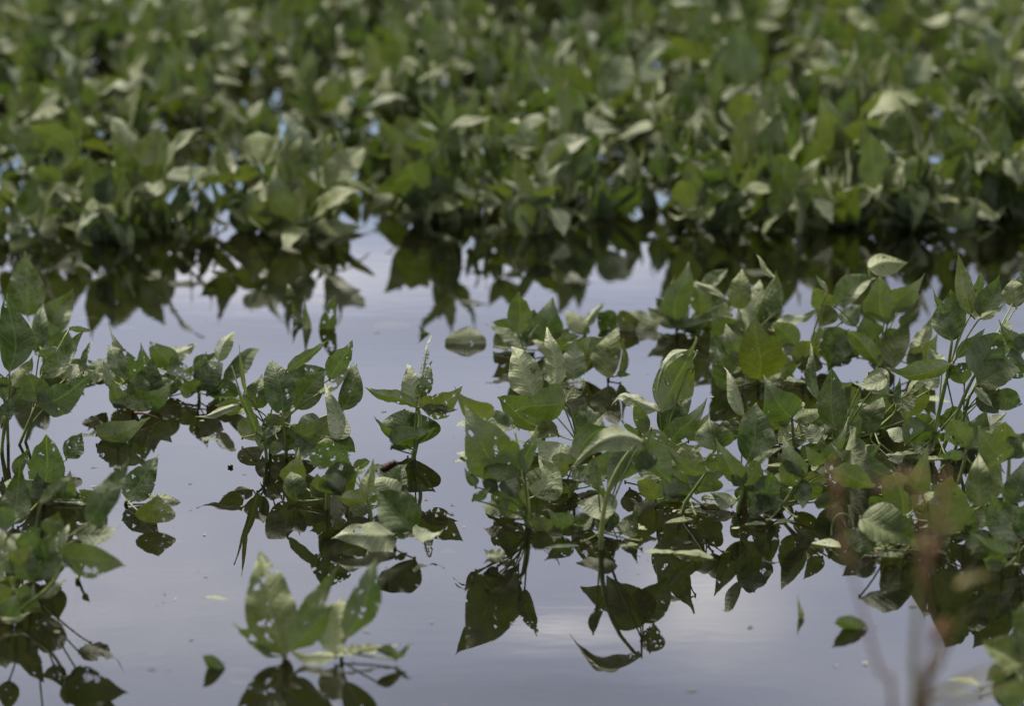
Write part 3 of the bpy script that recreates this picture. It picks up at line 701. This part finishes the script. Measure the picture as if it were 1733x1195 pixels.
plant('soybean plant on long bare stems, split crinkled leaf and upswept pale leaves at the top', (1574, 766), [
    ('u', 1611, 577, 1604, 493, 54, {'q': 0, 'dmg': .34, 'fold': .1, 'via': [(1608, 600), (1600, 650), (1585, 715), (1572, 765)], 'r': .0026}), ('u', 1643, 533, 1619, 430, 30, {'q': 1, 'dmg': .25, 'fold': .4}), ('p', 1650, 540, 1662, 474, 27, {'q': 2, 'dmg': .06, 'yel': .3}),
    ('d', 1650, 492, 1664, 453, 15, {'q': 4}), ('u', 1660, 537, 1694, 474, 38, {'q': 0, 'dmg': .1, 'curl': .5}), ('p', 1660, 539, 1701, 522, 13, {'q': -2, 'tilt': 1}), ('d', 1606, 568, 1582, 494, 16, {'q': 2}),
    ('d', 1618, 606, 1667, 566, 22, {'q': 1}), ('p', 1596, 612, 1569, 588, 26, {'q': 3}), ('d', 1608, 617, 1500, 640, 32, {'q': -4, 'dmg': .2, 'bend': .1})], stemtop=(1604, 630))
plant('soybean plant at the right edge with wide overlapping leaves veined on their shaded side', (1612, 764), [
    ('d', 1650, 634, 1697, 553, 58, {'q': -3, 'dmg': .1, 'tilt': -.3, 'via': [(1630, 675), (1592, 770)], 'r': .0026}), ('u', 1654, 652, 1736, 614, 46, {'q': -5, 'dmg': .12, 'bend': .1}), ('d', 1727, 602, 1694, 548, 30, {'q': 2, 'dmg': .2}), ('p', 1700, 602, 1706, 538, 24, {'q': 4, 'dmg': .5, 'yel': .3}),
    ('d', 1715, 570, 1745, 585, 24, {'q': 1}), ('u', 1660, 660, 1690, 700, 40, {'q': -4}), ('p', 1650, 655, 1680, 690, 14, {'q': -6}), ('d', 1690, 660, 1730, 690, 40, {'q': -2}), ('d', 1632, 650, 1612, 610, 40, {'q': 0}),
    ('u', 1720, 520, 1712, 470, 40, {'q': 18}), ('u', 1722, 500, 1745, 440, 34, {'q': 20}), ('d', 1710, 640, 1720, 590, 44, {'q': 3})], stemtop=(1640, 668))
plant('soybean plant with a square-shouldered dark leaf on a short green stalk in the gap', (1344, 758), [
    ('d', 1340, 708, 1294, 648, 62, {'q': 0, 'dmg': .1, 'tilt': -.4, 'via': [(1341, 720), (1344, 757)], 'r': .0022}), ('u', 1345, 713, 1393, 695, 24, {'q': 0, 'dmg': .06}), ('u', 1338, 713, 1288, 694, 32, {'q': 2, 'tilt': 0}),
    ('p', 1360, 690, 1330, 675, 18, {'q': 5}), ('d', 1330, 740, 1300, 715, 30, {'q': 3})], stemtop=(1343, 740))
plant('soybean plant with a tall pointed grey leaf beside a narrow curled one', (1418, 790), [
    ('u', 1415, 729, 1402, 625, 47, {'q': 0, 'dmg': .14, 'bend': .05, 'yel': .1}), ('u', 1385, 677, 1367, 577, 18, {'q': 3, 'twist': .8}), ('d', 1390, 790, 1434, 722, 28, {'q': -4, 'bend': .15}), ('p', 1412, 728, 1394, 714, 22, {'q': 2}),
    ('d', 1440, 730, 1512, 820, 54, {'q': -3, 'dmg': .14, 'bend': .18, 'yel': .1}), ('p', 1470, 632, 1507, 668, 44, {'q': 0, 'dmg': .2}), ('p', 1500, 637, 1438, 657, 24, {'q': -2, 'tilt': 1}), ('u', 1470, 736, 1490, 668, 38, {'q': -1, 'tilt': 0, 'dmg': .08}),
    ('d', 1448, 690, 1420, 655, 40, {'q': 4}), ('d', 1450, 800, 1410, 765, 44, {'q': 0, 'yel': .5, 'dmg': .3}), ('p', 1395, 800, 1388, 770, 30, {'q': 1}), ('d', 1405, 680, 1440, 640, 40, {'q': 5})], stemtop=(1420, 740))
plant('soybean plant with small leaflets at the end of a bowed green petiole', (1476, 735), [
    ('u', 1517, 687, 1523, 641, 13, {'q': -2, 'dmg': .06, 'via': [(1512, 702), (1478, 732)]}), ('u', 1520, 690, 1556, 668, 22, {'q': -2, 'dmg': .06}), ('p', 1536, 667, 1592, 630, 18, {'q': -1, 'bend': .2}), ('p', 1575, 660, 1588, 628, 22, {'q': 2})], stemtop=(1480, 722))
plant('soybean plant with dart-shaped dark leaves fanned low over the water on paired stalks', (1314, 868), [
    ('d', 1362, 808, 1324, 753, 32, {'q': 0, 'dmg': .3, 'via': [(1345, 830), (1314, 866)], 'r': .0024}), ('d', 1394, 786, 1362, 758, 24, {'q': 1, 'dmg': .4}), ('u', 1361, 812, 1359, 862, 25, {'q': -2, 'tilt': -.1, 'dmg': .2}),
    ('d', 1405, 798, 1484, 822, 38, {'q': -1, 'dmg': .1}), ('d', 1365, 806, 1400, 812, 20, {'q': 0}), ('p', 1380, 800, 1396, 775, 22, {'q': 2}), ('d', 1380, 850, 1420, 855, 26, {'q': -2})], stemtop=(1330, 848))
plant('soybean plant with a broad leaf hanging bluntly down beside two long stems', (1532, 885), [
    ('d', 1527, 876, 1516, 788, 56, {'q': -2, 'dmg': .1, 'tilt': -.35, 'bend': .04}), ('d', 1540, 836, 1572, 756, 38, {'q': -3, 'dmg': .16, 'yel': .35})], stemtop=(1528, 872))
plant('soybean plant with a pale big leaf lying open, near the red grass heads', (1500, 935), [
    ('p', 1456, 877, 1560, 926, 62, {'q': -3, 'dmg': .34, 'side': 'U', 'tilt': 1.0, 'bend': .08, 'yel': .15}), ('d', 1560, 930, 1590, 905, 26, {'q': 1}), ('d', 1440, 912, 1480, 900, 18, {'q': 1})], stemtop=(1500, 926))
plant('soybean plant with a yellowish-green upright leaf seen against the light behind the grass heads', (1572, 930), [
    ('d', 1591, 907, 1614, 798, 66, {'q': -2, 'dmg': .12, 'yel': .4, 'via': [(1580, 918), (1570, 930)]}), ('u', 1660, 858, 1655, 760, 44, {'q': -1, 'tilt': 0, 'dmg': .1}), ('u', 1670, 840, 1690, 790, 36, {'q': 1}), ('d', 1592, 905, 1572, 880, 30, {'q': 2}),
    ('p', 1570, 850, 1590, 832, 26, {'q': -4, 'yel': .5}), ('d', 1630, 900, 1645, 855, 34, {'q': 0})], stemtop=(1574, 915))
plant('soybean plant at the right edge on a straight pale stalk with an oval dark leaf', (1700, 905), [
    ('d', 1708, 777, 1652, 728, 50, {'q': 0, 'dmg': .1, 'via': [(1707, 800), (1703, 850), (1700, 903)], 'r': .0028}), ('d', 1710, 850, 1738, 786, 44, {'q': -1, 'dmg': .08, 'yel': .1}), ('u', 1712, 776, 1742, 735, 40, {'q': 1}), ('d', 1690, 770, 1705, 710, 44, {'q': 3}),
    ('d', 1637, 757, 1608, 709, 44, {'q': 2, 'yel': .2, 'via': [(1632, 780), (1622, 820)]}), ('d', 1636, 776, 1582, 770, 16, {'q': -1}), ('u', 1640, 760, 1672, 700, 40, {'q': 3}), ('d', 1660, 790, 1690, 830, 40, {'q': 3})], stemtop=(1701, 880))
plant('soybean plant at the right edge with a silvery fan of leaflets close to the water', (1722, 945), [
    ('u', 1725, 917, 1678, 842, 66, {'q': -3, 'dmg': .14, 'tilt': .7, 'via': [(1724, 926), (1722, 944)]}), ('d', 1718, 936, 1640, 909, 24, {'q': -4, 'bend': .1}), ('u', 1728, 915, 1750, 860, 40, {'q': -3}), ('d', 1690, 940, 1640, 930, 40, {'q': 0}), ('d', 1700, 960, 1660, 945, 30, {'q': -6})], stemtop=(1722, 932))
plant('blurred near soybean plant in the bottom right corner', (1722, 1150), [
    ('u', 1735, 1128, 1664, 1082, 62, {'q': -6, 'dmg': .3}), ('u', 1745, 1110, 1716, 1035, 50, {'q': -5, 'dmg': .2}), ('d', 1700, 1140, 1668, 1150, 30, {'q': -12}), ('d', 1740, 1180, 1680, 1175, 44, {'q': -18}), ('u', 1726, 1060, 1735, 1020, 26, {'q': 2, 'yel': .3})], stemtop=(1726, 1130))
# ---------------------------------------------------------------- loose leaves, fragments and bits on the water
def loose(name, label, cat, spec, root=None, group=None):
    c = wat(*(root or (spec[1], spec[2])))
    op = dict(spec[6]) if len(spec) > 6 else {}
    k, bx, by, tx, ty, wd = spec[:6]
    if k != 'f' and root is None:                           # the lower end stands in the water
        bx, by = bx + (bx - tx) * .45, by + (by - ty) * .45
        op['zmin'] = -.08
    o, _ = add_leaflet(None, c, (k, bx, by, tx, ty, wd, op), c.y)
    o.name = name
    tag(o, label, cat, group)
    return o


def drop_label(o):
    if 'label' in o:
        del o['label']


LOOSE = (
    ('loose_leaf', 'round pale soybean leaf standing half sunk in open water, edge up', ('p', 791, 584, 791, 550, 64, {'dmg': .1, 'tilt': 1.1, 'yel': .15, 'bend': 0, 'fold': 0})),
    ('leaf_fragment', 'dark green triangular leaf scrap afloat in the near open water', ('d', 369, 1132, 341, 1112, 22, {'dmg': .3})),
    ('leaf_fragment', 'dark curled leaf scrap standing in the far water beside a pale strip', ('d', 556, 556, 566, 502, 26, {'dmg': .5})),
    ('leaf_fragment', 'pale upright leaf strip in the far water below the dense stand', ('p', 516, 560, 519, 510, 17, {'yel': .4})),
    ('leaf_fragment', 'small eaten leaf scrap leaning on the pale upright strip', ('u', 505, 548, 494, 515, 18, {'dmg': .6})),
    ('leaf_fragment', 'tiny tan-tipped leaf scrap left of the pale upright strip', ('u', 490, 500, 488, 478, 14, {'dmg': .4})),
    ('leaf_fragment', 'tiny dark leaf curl afloat left of the round half-sunk leaf', ('d', 722, 564, 706, 552, 10, {})),
    ('leaf_fragment', 'narrow pale-green leaf strip poking up from open water near the grass', ('p', 1356, 1048, 1349, 1012, 10, {'yel': .5})),
    ('leaf_fragment', 'dark notched leaf scrap with a hooked top, right of the narrow strip', ('d', 1448, 1064, 1405, 1040, 26, {'dmg': .4})),
    ('leaf_fragment', 'small dark twisted leaf scrap upright in the water between stalks', ('u', 1278, 878, 1274, 834, 15, {'tilt': 0})),
    ('leaf_fragment', 'pale ragged leaf chip afloat below the straight stalk of the toothed leaf', ('p', 842, 944, 818, 934, 22, {'dmg': .3, 'tilt': 1.2})),
    ('leaf_fragment', 'green cupped leaf scrap afloat above the fuzzy caterpillar', ('u', 634, 795, 652, 786, 16, {'dmg': .2})),
    ('floating_leaf', 'mottled pale leaf lying flat beneath the crinkled leaves', ('f', 1186, 838, 1262, 822, 16, {'dmg': .35})),
    ('floating_leaf', 'yellow-mottled decayed leaf afloat right of the arching stalk', ('f', 1140, 928, 1216, 940, 14, {'dmg': .5, 'yel': .7})),
    ('floating_leaf', 'thin pale leaf afloat just left of the yellow-mottled one', ('f', 1088, 928, 1150, 925, 7, {'dmg': .3})),
    ('floating_leaf', 'round white-green leaf lying flat left of the big toothed leaf', ('f', 772, 714, 800, 712, 14, {'dmg': .1, 'side': 'L'})),
    ('floating_leaf', 'faint film-like leaf afloat behind the toothed leaf', ('f', 925, 722, 975, 720, 9, {'z': -.003, 'dmg': .3})),
    ('floating_leaf', 'speckled leaf afloat under the dart-shaped leaves', ('f', 1310, 818, 1400, 815, 12, {'dmg': .45})),
    ('floating_leaf', 'pale leaf afloat among stalks with a tendril looping over it', ('f', 1375, 912, 1425, 920, 16, {'dmg': .4})),
    ('floating_leaf', 'dead brown-flecked leaf afloat in the bottom right corner', ('f', 1605, 1142, 1660, 1152, 14, {'dmg': .4, 'yel': .4})),
    ('floating_leaf', 'small pale leaf bit afloat in the wide near water, dark bud at one end', ('f', 345, 1004, 392, 1008, 5, {'dmg': .3})),
    ('floating_leaf', 'pale leaf bit afloat left of the lone near plant', ('f', 388, 1122, 432, 1124, 7, {'z': -.003, 'dmg': .2})),
    ('floating_leaf', 'orange-tinged leaf bit afloat below the pale one, left of the lone near plant', ('f', 386, 1142, 440, 1146, 6, {'z': -.003, 'yel': .9, 'dmg': .3})),
    ('floating_leaf', 'thin green leaf sliver afloat at the left with an orange end', ('f', 248, 1096, 282, 1095, 5, {'z': -.003, 'yel': .4})),
    ('floating_leaf', 'small pale leaf trail right of the low spread leaf trio', ('f', 746, 922, 776, 926, 7, {'z': -.003, 'dmg': .2})),
    ('floating_leaf', 'greyish leaf afloat far out at the left, near the ripples', ('f', 132, 530, 174, 528, 6, {'z': -.003, })),
    ('floating_leaf', 'faint yellow leaf afloat right of the greyish one', ('f', 200, 545, 230, 542, 6, {'z': -.003, 'yel': .8})),
    ('floating_leaf', 'pale leaf afloat in mid water right of the dark curled scrap', ('f', 640, 536, 694, 546, 12, {'z': -.003, 'dmg': .4})),
    ('floating_leaf', 'small pale leaf afloat left of the pale upright strip', ('f', 392, 522, 436, 522, 6, {'z': -.003, })),
    ('floating_leaf', 'dark scrap of leaf afloat behind the big toothed leaf', ('f', 868, 740, 890, 742, 7, {'dmg': .1, 'side': 'U'})),
    ('floating_leaf', 'wet leaf tatter afloat left of the bushy plant', ('f', 340, 738, 372, 728, 9, {'dmg': .6, 'side': 'U'})),
    ('floating_leaf', 'wet grey leaf tatter afloat under the half-sunk chewed leaf', ('f', 128, 732, 166, 724, 9, {'dmg': .6, 'side': 'U'})),
    ('floating_leaf', 'thin wet leaf afloat under the notched dark leaf', ('f', 90, 842, 150, 848, 12, {'dmg': .5})),
    ('floating_leaf', 'submerged-looking pale leaf tip beside the drooping torn leaf', ('f', 284, 905, 312, 900, 8, {'z': -.003, 'dmg': .1})),
    ('floating_leaf', 'mottled leaf afloat beneath the cane-like stalk', ('f', 1052, 882, 1096, 890, 10, {'dmg': .5})),
    ('floating_leaf', 'pale leaf flat on the water between the folded leaf and the cane-like stalk', ('f', 1078, 808, 1138, 800, 11, {'dmg': .4})),
    ('floating_leaf', 'wet leaf afloat at the foot of the thicket', ('f', 1555, 668, 1610, 674, 10, {'dmg': .4})),
    ('floating_leaf', 'tattered leaf afloat by the paired stalks', ('f', 1270, 808, 1312, 804, 9, {'dmg': .5})),
)
for nm, lb, sp in LOOSE:
    loose(nm, lb, 'leaf', sp)

# a twig and a pebble-sized clod afloat, a curled tendril
mb = MB()
mb.tube(bez(wat(228, 699, .012), wat(245, 698, .014), wat(268, 708, .002), 6), lambda t: .0022 - .0014 * t)
tag(mb.build('twig', [BARK], None, wat(248, 702)), 'pinkish brown dead twig resting across a small grey leaf', 'twig')
mb = MB()
c = wat(390, 792)
mb.tube([c + Vector((x, 0, .002)) for x in (-.0042, -.003, 0, .003, .0042)], lambda t: .0006 + .0026 * math.sin(math.pi * t), n=9)
tag(mb.build('seed', [stem_material('wet_seed', (.012, .010, .008), (.03, .024, .016), .3)], None, c), 'small dark seed afloat alone in the open water', 'seed')
mb = MB()
base = wat(1407, 905)
tp = [wat(1407, 906)] + [pt(x, y, base.y) for x, y in ((1408, 892), (1412, 878), (1422, 870), (1432, 871), (1438, 877), (1440, 885))]
sm = []
for i in range(len(tp) - 1):
    p0, p1, p2, p3 = tp[max(i - 1, 0)], tp[i], tp[i + 1], tp[min(i + 2, len(tp) - 1)]
    for k in range(5):
        t = k / 5
        sm.append(0.5 * ((2 * p1) + (p2 - p0) * t + (2 * p0 - 5 * p1 + 4 * p2 - p3) * t * t + (3 * p1 - p0 - 3 * p2 + p3) * t ** 3))
sm.append(tp[-1])
mb.tube([base + Vector((0, 0, -.05))] + sm, .0012, n=7)
tag(mb.build('tendril', [STEM], None, base), 'thin yellow-green tendril looping out of the water like a hook', 'tendril')

# specks of litter on the water
mb = MB()
rng = random.Random(77)
for _ in range(420):
    px, py = rng.uniform(-60, 1800), rng.uniform(430, 1230)
    if rng.random() < .4:
        px, py = rng.gauss(1250, 300), rng.gauss(850, 70)
    c = wat(px, py, .0008)
    a, l, q = rng.uniform(0, 3.14), rng.choice((.0012, .0018, .003, .006)) * rng.uniform(.6, 1.3), rng.uniform(.25, .7)
    o = len(mb.v)
    d, e_ = Vector((math.cos(a), math.sin(a), 0)), Vector((-math.sin(a), math.cos(a), 0))
    for k in range(7):
        w_ = 6.283 * k / 7
        mb.v.append(c + d * (l * math.cos(w_) * rng.uniform(.7, 1.2)) + e_ * (l * q * math.sin(w_) * rng.uniform(.7, 1.2)) + Vector((0, 0, rng.uniform(0, .0008))))
    mb.quad(tuple(range(o, o + 7)), [(0, 0)] * 7, [(0, 0)] * 7, rng.choice((0, 0, 1, 2)))
ob = mb.build('debris', [stem_material('brown_litter', (.07, .05, .025), (.14, .10, .05), .6), stem_material('dark_litter', (.015, .012, .008), (.04, .03, .018), .6), stem_material('pale_litter', (.18, .19, .11), (.30, .29, .20), .6)])
tag(ob, 'tiny specks of plant litter scattered over the flood water', None, None, 'stuff')

# ---------------------------------------------------------------- woolly caterpillar on its scrap of leaf
lf = loose('leaf_fragment', 'torn leaf scrap carrying a fuzzy dark red caterpillar', 'leaf', ('u', 643, 812, 688, 788, 34, {'dmg': .45, 'tilt': .9, 'fold': .2}), root=(655, 812))
CATM, BRM = caterpillar_material('caterpillar_skin', False), caterpillar_material('caterpillar_bristles', True)
Yc = wat(655, 812).y
path = [pt(x, y, Yc - .012) + Vector((0, 0, .004)) for x, y in ((643, 806), (648, 800), (655, 796), (662, 792), (669, 789))]
ce = empty('caterpillar', wat(655, 812))
tag(ce, 'fuzzy caterpillar, black with a dark red band, on a torn leaf scrap', 'caterpillar')
og = wat(655, 812)


def cat_mesh(bristles):
    mb = MB()
    n = 26
    ctr = []
    for i in range(n + 1):
        t = i / n * (len(path) - 1)
        k = min(int(t), len(path) - 2)
        ctr.append(path[k].lerp(path[k + 1], t - k))
    if not bristles:
        mb.tube(ctr, lambda t: .0006 + .0034 * max(0.0, math.sin(math.pi * min(max(t, .04), .96))) ** .35 * (1 + .10 * math.cos(t * 13 * 6.28)), n=12)
    else:
        rng = random.Random(5)
        for i in range(1150):
            t = rng.random()
            k = int(t * n * .999)
            c = ctr[k].lerp(ctr[k + 1], t * n - k)
            d = Vector((rng.gauss(0, 1), rng.gauss(0, 1), rng.gauss(0, 1) + .2)).normalized()
            tip = c + d * rng.uniform(.0065, .0092)
            r = .00026
            s_ = d.orthogonal().normalized() * r
            b_ = d.cross(s_)
            o = len(mb.v)
            mb.v += [c + d * .002 + s_, c + d * .002 - s_ * .5 + b_, c + d * .002 - s_ * .5 - b_, tip]
            for f in ((0, 1, 3), (1, 2, 3), (2, 0, 3)):
                mb.quad(tuple(o + q for q in f), [(t, 0)] * 3, [(0, 0)] * 3, 0)
    o = mb.build('bristles' if bristles else 'body', [BRM if bristles else CATM], ce, og)
    o.data.uv_layers['flat'].name = 'along'
    return o


cat_mesh(False)
cat_mesh(True)


# ---------------------------------------------------------------- the dense stand behind: whole plants, copied and turned
def stand_leaf(rng, i):
    mb = MB()
    lean = R(rng.uniform(15, 55))
    ln = rng.uniform(.05, .12)
    node = Vector((math.sin(lean) * ln, 0, math.cos(lean) * ln))
    mb.tube(bez(Vector((0, 0, 0)), Vector((node.x * .3, 0, node.z * .7)), node, 5), .0016, 1, 5)
    for k, az in enumerate((0, rng.uniform(60, 110), -rng.uniform(60, 110))):
        el = R(rng.choice((rng.uniform(35, 85), rng.uniform(35, 85), rng.uniform(-55, 30))))
        az = R(az + rng.uniform(-15, 15))
        d = Vector((math.cos(az) * math.cos(el), math.sin(az) * math.cos(el), math.sin(el)))
        L = rng.uniform(.066, .102) * (1.08 if k == 0 else .95)
        up = Vector((0, 0, 1)) - Vector((math.cos(az), math.sin(az), 0)) * .35
        nrm = up - d * up.dot(d)
        nrm = Matrix.Rotation(R(rng.uniform(-55, 55)), 3, d) @ nrm
        if rng.random() < .14:
            nrm = -nrm
        b = node + d * .004
        mb.blade(b, b + d * L, L * rng.uniform(.44, .62), nrm, bend=rng.uniform(-.08, .12), fold=rng.uniform(-.3, .5), twist=rng.uniform(-.6, .6), wave=rng.uniform(.008, .025), nu=12, nv=6,
                 shape=rng.randrange(3), rng=rng, curl=rng.uniform(-.35, .35))
    o = mb.build('leaf', [LEAF_WHOLE, STEM])
    me = o.data
    bpy.data.objects.remove(o)
    return me


rs = random.Random(23)
LEAFM = [stand_leaf(rs, i) for i in range(16)]
STEMM = []
for i in range(4):
    mb = MB()
    mb.tube([Vector((0, 0, BED - .01)), Vector((rs.uniform(-.01, .01), rs.uniform(-.01, .01), .06)), Vector((rs.uniform(-.025, .025), rs.uniform(-.025, .025), .15))], lambda t: .0032 - .0012 * t, 0, 6)
    o = mb.build('stem', [STEM])
    STEMM.append((o.data, [mb.v[k] for k in (8, 14)]))
    bpy.data.objects.remove(o)


def stand_plant(p, label, group, s=1.0, nleaf=6, sink=0.0):
    e = empty('soybean_plant', p - Vector((0, 0, sink)))
    e.scale = (s, s, s)
    e.rotation_euler = (rs.uniform(-.12, .12), rs.uniform(-.12, .12), rs.uniform(0, 6.28))
    tag(e, label, 'plant', group)
    st = bpy.data.objects.new('stem', rs.choice(STEMM)[0])
    COL.objects.link(st)
    st.parent = e
    a = rs.uniform(0, 6.28)
    for k in range(nleaf):
        o = bpy.data.objects.new('leaf', rs.choice(LEAFM))
        COL.objects.link(o)
        o.parent = e
        z = -.035 + .125 * k / max(1, nleaf - 1)
        o.location = (0, 0, z)
        a += 2.4 + rs.uniform(-.5, .5)
        o.rotation_euler = (0, rs.uniform(-.25, .2), a)
        o.scale = [rs.uniform(.82, 1.12)] * 3
        o.color = (rs.choice((.05, .1, .2, .3)), rs.choice((0, .1, .2, .3, .45)), 0, 1)
    return e


GR = 'soybean plants of the dense stand across the water'
LAB = 'out-of-focus soybean plant crowded among others in the dense stand across the water'
FRONT = 'out-of-focus soybean plant in the front line of the dense stand, mirrored in the open water'
rows = (  # waterline in the picture, reach left and right, step, chance of a plant
    (402, (-40, 60, 52, .9)), (394, (90, 600, 52, .95)), (378, (690, 1040, 50, 1)), (392, (1125, 1420, 52, 1)), (380, (1450, 1790, 52, .95)),
    (352, (-40, 590, 70, .6)), (345, (700, 1030, 70, .9)), (348, (1120, 1790, 62, .9)), (300, (-60, 690, 76, .5)), (300, (700, 1030, 64, .95)), (300, (1110, 1800, 62, .95)),
    (252, (-60, 690, 66, .7)), (252, (690, 1800, 62, .95)), (205, (-60, 1800, 66, .78)), (160, (-60, 1800, 62, .88)), (116, (-60, 1800, 62, .95)), (74, (-60, 1800, 62, .95)))
GAPS = ((300, 380, 90, 345, .42), (205, 36, 120, 345, .6), (1075, 45, 300, 410, 1), (400, 30, 320, 400, .6))
for ri, (py, (x0, x1, step, ch)) in enumerate(rows):
    x = x0 + rs.uniform(0, step)
    while x < x1:
        if rs.random() < ch and not any(x_ - r < x < x_ + r and a_ < py < b_ and rs.random() < k for x_, r, a_, b_, k in GAPS):
            fr = ri < 5
            p = wat(x + rs.uniform(-14, 14), py + (rs.choice((0, -14, -6, 10)) + rs.uniform(-16, 8) if fr else rs.uniform(-14, 14)))
            stand_plant(p, FRONT if fr else LAB, 'front line of the dense stand' if fr else GR, rs.choice((.78, .95, 1.0, 1.1, 1.22)), rs.choice((5, 7, 8, 9)), rs.uniform(.07, .115) if fr else rs.uniform(.035, .08))
        x += step * rs.uniform(.8, 1.2)

# the farthest rows, past the plants one can tell apart: one mass
import numpy as np


def arrays(me):
    n, nl, nf = len(me.vertices), len(me.loops), len(me.polygons)
    co, lv, ls, mi = np.empty(n * 3), np.empty(nl, int), np.empty(nf, int), np.empty(nf, int)
    me.vertices.foreach_get('co', co)
    me.loops.foreach_get('vertex_index', lv)
    me.polygons.foreach_get('loop_start', ls)
    me.polygons.foreach_get('material_index', mi)
    uv = []
    for nm in ('flat', 'rim'):
        a = np.empty(nl * 2)
        me.uv_layers[nm].data.foreach_get('uv', a)
        uv.append(a)
    return co.reshape(-1, 3), lv, ls, mi, uv


ARR = [arrays(me) for me in LEAFM]
parts, nv, nl = [], 0, 0
for py in (30, -8, -46, -84, -120):
    x = -70
    while x < 1810:
        p = wat(x + rs.uniform(-10, 10), py + rs.uniform(-9, 9))
        a = rs.uniform(0, 6.28)
        for k in range(7):
            co, lv, ls, mi, uv = rs.choice(ARR)
            a += 2.4 + rs.uniform(-.5, .5)
            mt = np.array(Matrix.Translation(p + Vector((rs.uniform(-.01, .01), rs.uniform(-.01, .01), -.06 + .02 * k))) @ Matrix.Rotation(a, 4, 'Z') @ Matrix.Rotation(rs.uniform(-.25, .2), 4, 'Y'))
            parts.append((co @ mt[:3, :3].T + mt[:3, 3], lv + nv, ls + nl, mi, uv[0], uv[1]))
            nv += len(co)
            nl += len(lv)
        x += 50 * rs.uniform(.8, 1.2)
co, lv, ls, mi, u1, u2 = (np.concatenate([q[i] for q in parts]) for i in range(6))
me = bpy.data.meshes.new('soybean_stand')
me.vertices.add(nv)
me.loops.add(nl)
me.polygons.add(len(ls))
me.vertices.foreach_set('co', co.ravel())
me.loops.foreach_set('vertex_index', lv)
me.polygons.foreach_set('loop_start', ls)
me.polygons.foreach_set('material_index', mi)
me.polygons.foreach_set('use_smooth', np.ones(len(ls), bool))
for nm, u in (('flat', u1), ('rim', u2)):
    me.uv_layers.new(name=nm).data.foreach_set('uv', u)
me.materials.append(LEAF_WHOLE)
me.materials.append(STEM)
me.update()
me.validate()
o = bpy.data.objects.new('soybean_stand', me)
COL.objects.link(o)
o.color = (.1, .2, 0, 1)
tag(o, 'far mass of soybean plants, most blurred, along the top of the picture', 'plants', None, 'stuff')


# ---------------------------------------------------------------- out-of-focus grass close to the lens
def grass(label, Y, stems, heads, blades):
    base = Vector((pt(stems[0][0][-1][0], 1195, Y).x, Y, 0))
    e = empty('grass_stalk', base)
    tag(e, label, 'grass')

    def P(x, y, dy=0.0):
        d = ray(x, y)
        return EYE + d * ((Y + dy) / d.y)
    for pts, mat, r in stems:
        r *= 1.45
        q = [P(*pp) for pp in pts]
        low = q[-1]
        q.append(low.lerp(Vector((base.x, base.y, low.z)), .6) + Vector((0, 0, -.25)))
        q.append(Vector((base.x + (low.x - base.x) * .15, base.y, BED - .02)))
        mb = MB()
        sm = []
        for i in range(len(q) - 1):
            p0, p1, p2, p3 = q[max(i - 1, 0)], q[i], q[i + 1], q[min(i + 2, len(q) - 1)]
            for k in range(6):
                t = k / 6
                sm.append(0.5 * ((2 * p1) + (p2 - p0) * t + (2 * p0 - 5 * p1 + 4 * p2 - p3) * t * t + (3 * p1 - p0 - 3 * p2 + p3) * t ** 3))
        sm.append(q[-1])
        mb.tube(sm, lambda t: r * (.5 + .8 * t), 0, 8)
        mb.build('stalk', [mat], e, base)
    for (x0, y0, x1, y1, n, mat) in heads:
        a, b = P(x0, y0), P(x1, y1)
        mb = MB()
        mb.tube([a, b], .0007, 0, 5)
        rng = random.Random(int(x0 + y0))
        for i in range(n):
            c = a.lerp(b, i / n)
            d = ((b - a).normalized() * .7 + Vector((rng.uniform(-1, 1), rng.uniform(-1, 1), rng.uniform(-.4, .6))) * .7).normalized()
            mb.tube([c, c + d * .003, c + d * .007, c + d * .010], lambda t: .0004 + .0019 * math.sin(math.pi * min(t, .97)), 0, 6)
        mb.build('seed_head', [mat], e, base)
    for (x0, y0, x1, y1, w_, mat) in blades:
        mb = MB()
        a, b = P(x0, y0), P(x1, y1, -.05)
        mb.blade(a, b, w_, Vector((0, -.8, .6)), bend=.06, fold=.5, nu=14, nv=4, wave=0)
        mb.build('grass_blade', [mat], e, base)
    return e


REDDRY = stem_material('red_seed', (0.24, 0.12, 0.05), (0.34, 0.21, 0.10), 0.6)
grass('very blurred reddish-brown grass clump with seed heads, close up at bottom right', 3.7, (
    ([(1425, 935), (1445, 980), (1466, 1060), (1490, 1140), (1510, 1195)], DRY, .0013),
    ([(1552, 1010), (1549, 1075), (1546, 1130), (1548, 1195)], OLIVE, .0026),
    ([(1612, 1070), (1588, 1130), (1568, 1195)], DRY, .0022),
    ([(1560, 880), (1566, 960), (1572, 1040), (1575, 1100), (1560, 1195)], DRY, .0011),
    ([(1640, 1035), (1610, 1070), (1585, 1110), (1565, 1195)], OLIVE, .0012)),
    ((1568, 1010, 1556, 830, 26, REDDRY), (1435, 960, 1408, 790, 18, REDDRY), (1590, 900, 1604, 800, 16, REDDRY), (1578, 1090, 1596, 1060, 8, DRY), (1570, 960, 1600, 890, 12, REDDRY), (1480, 830, 1560, 800, 9, REDDRY)),
    ((1560, 1190, 1720, 1120, .006, OLIVE), (1575, 1195, 1740, 1165, .006, OLIVE), (1620, 990, 1680, 975, .010, OLIVE)))
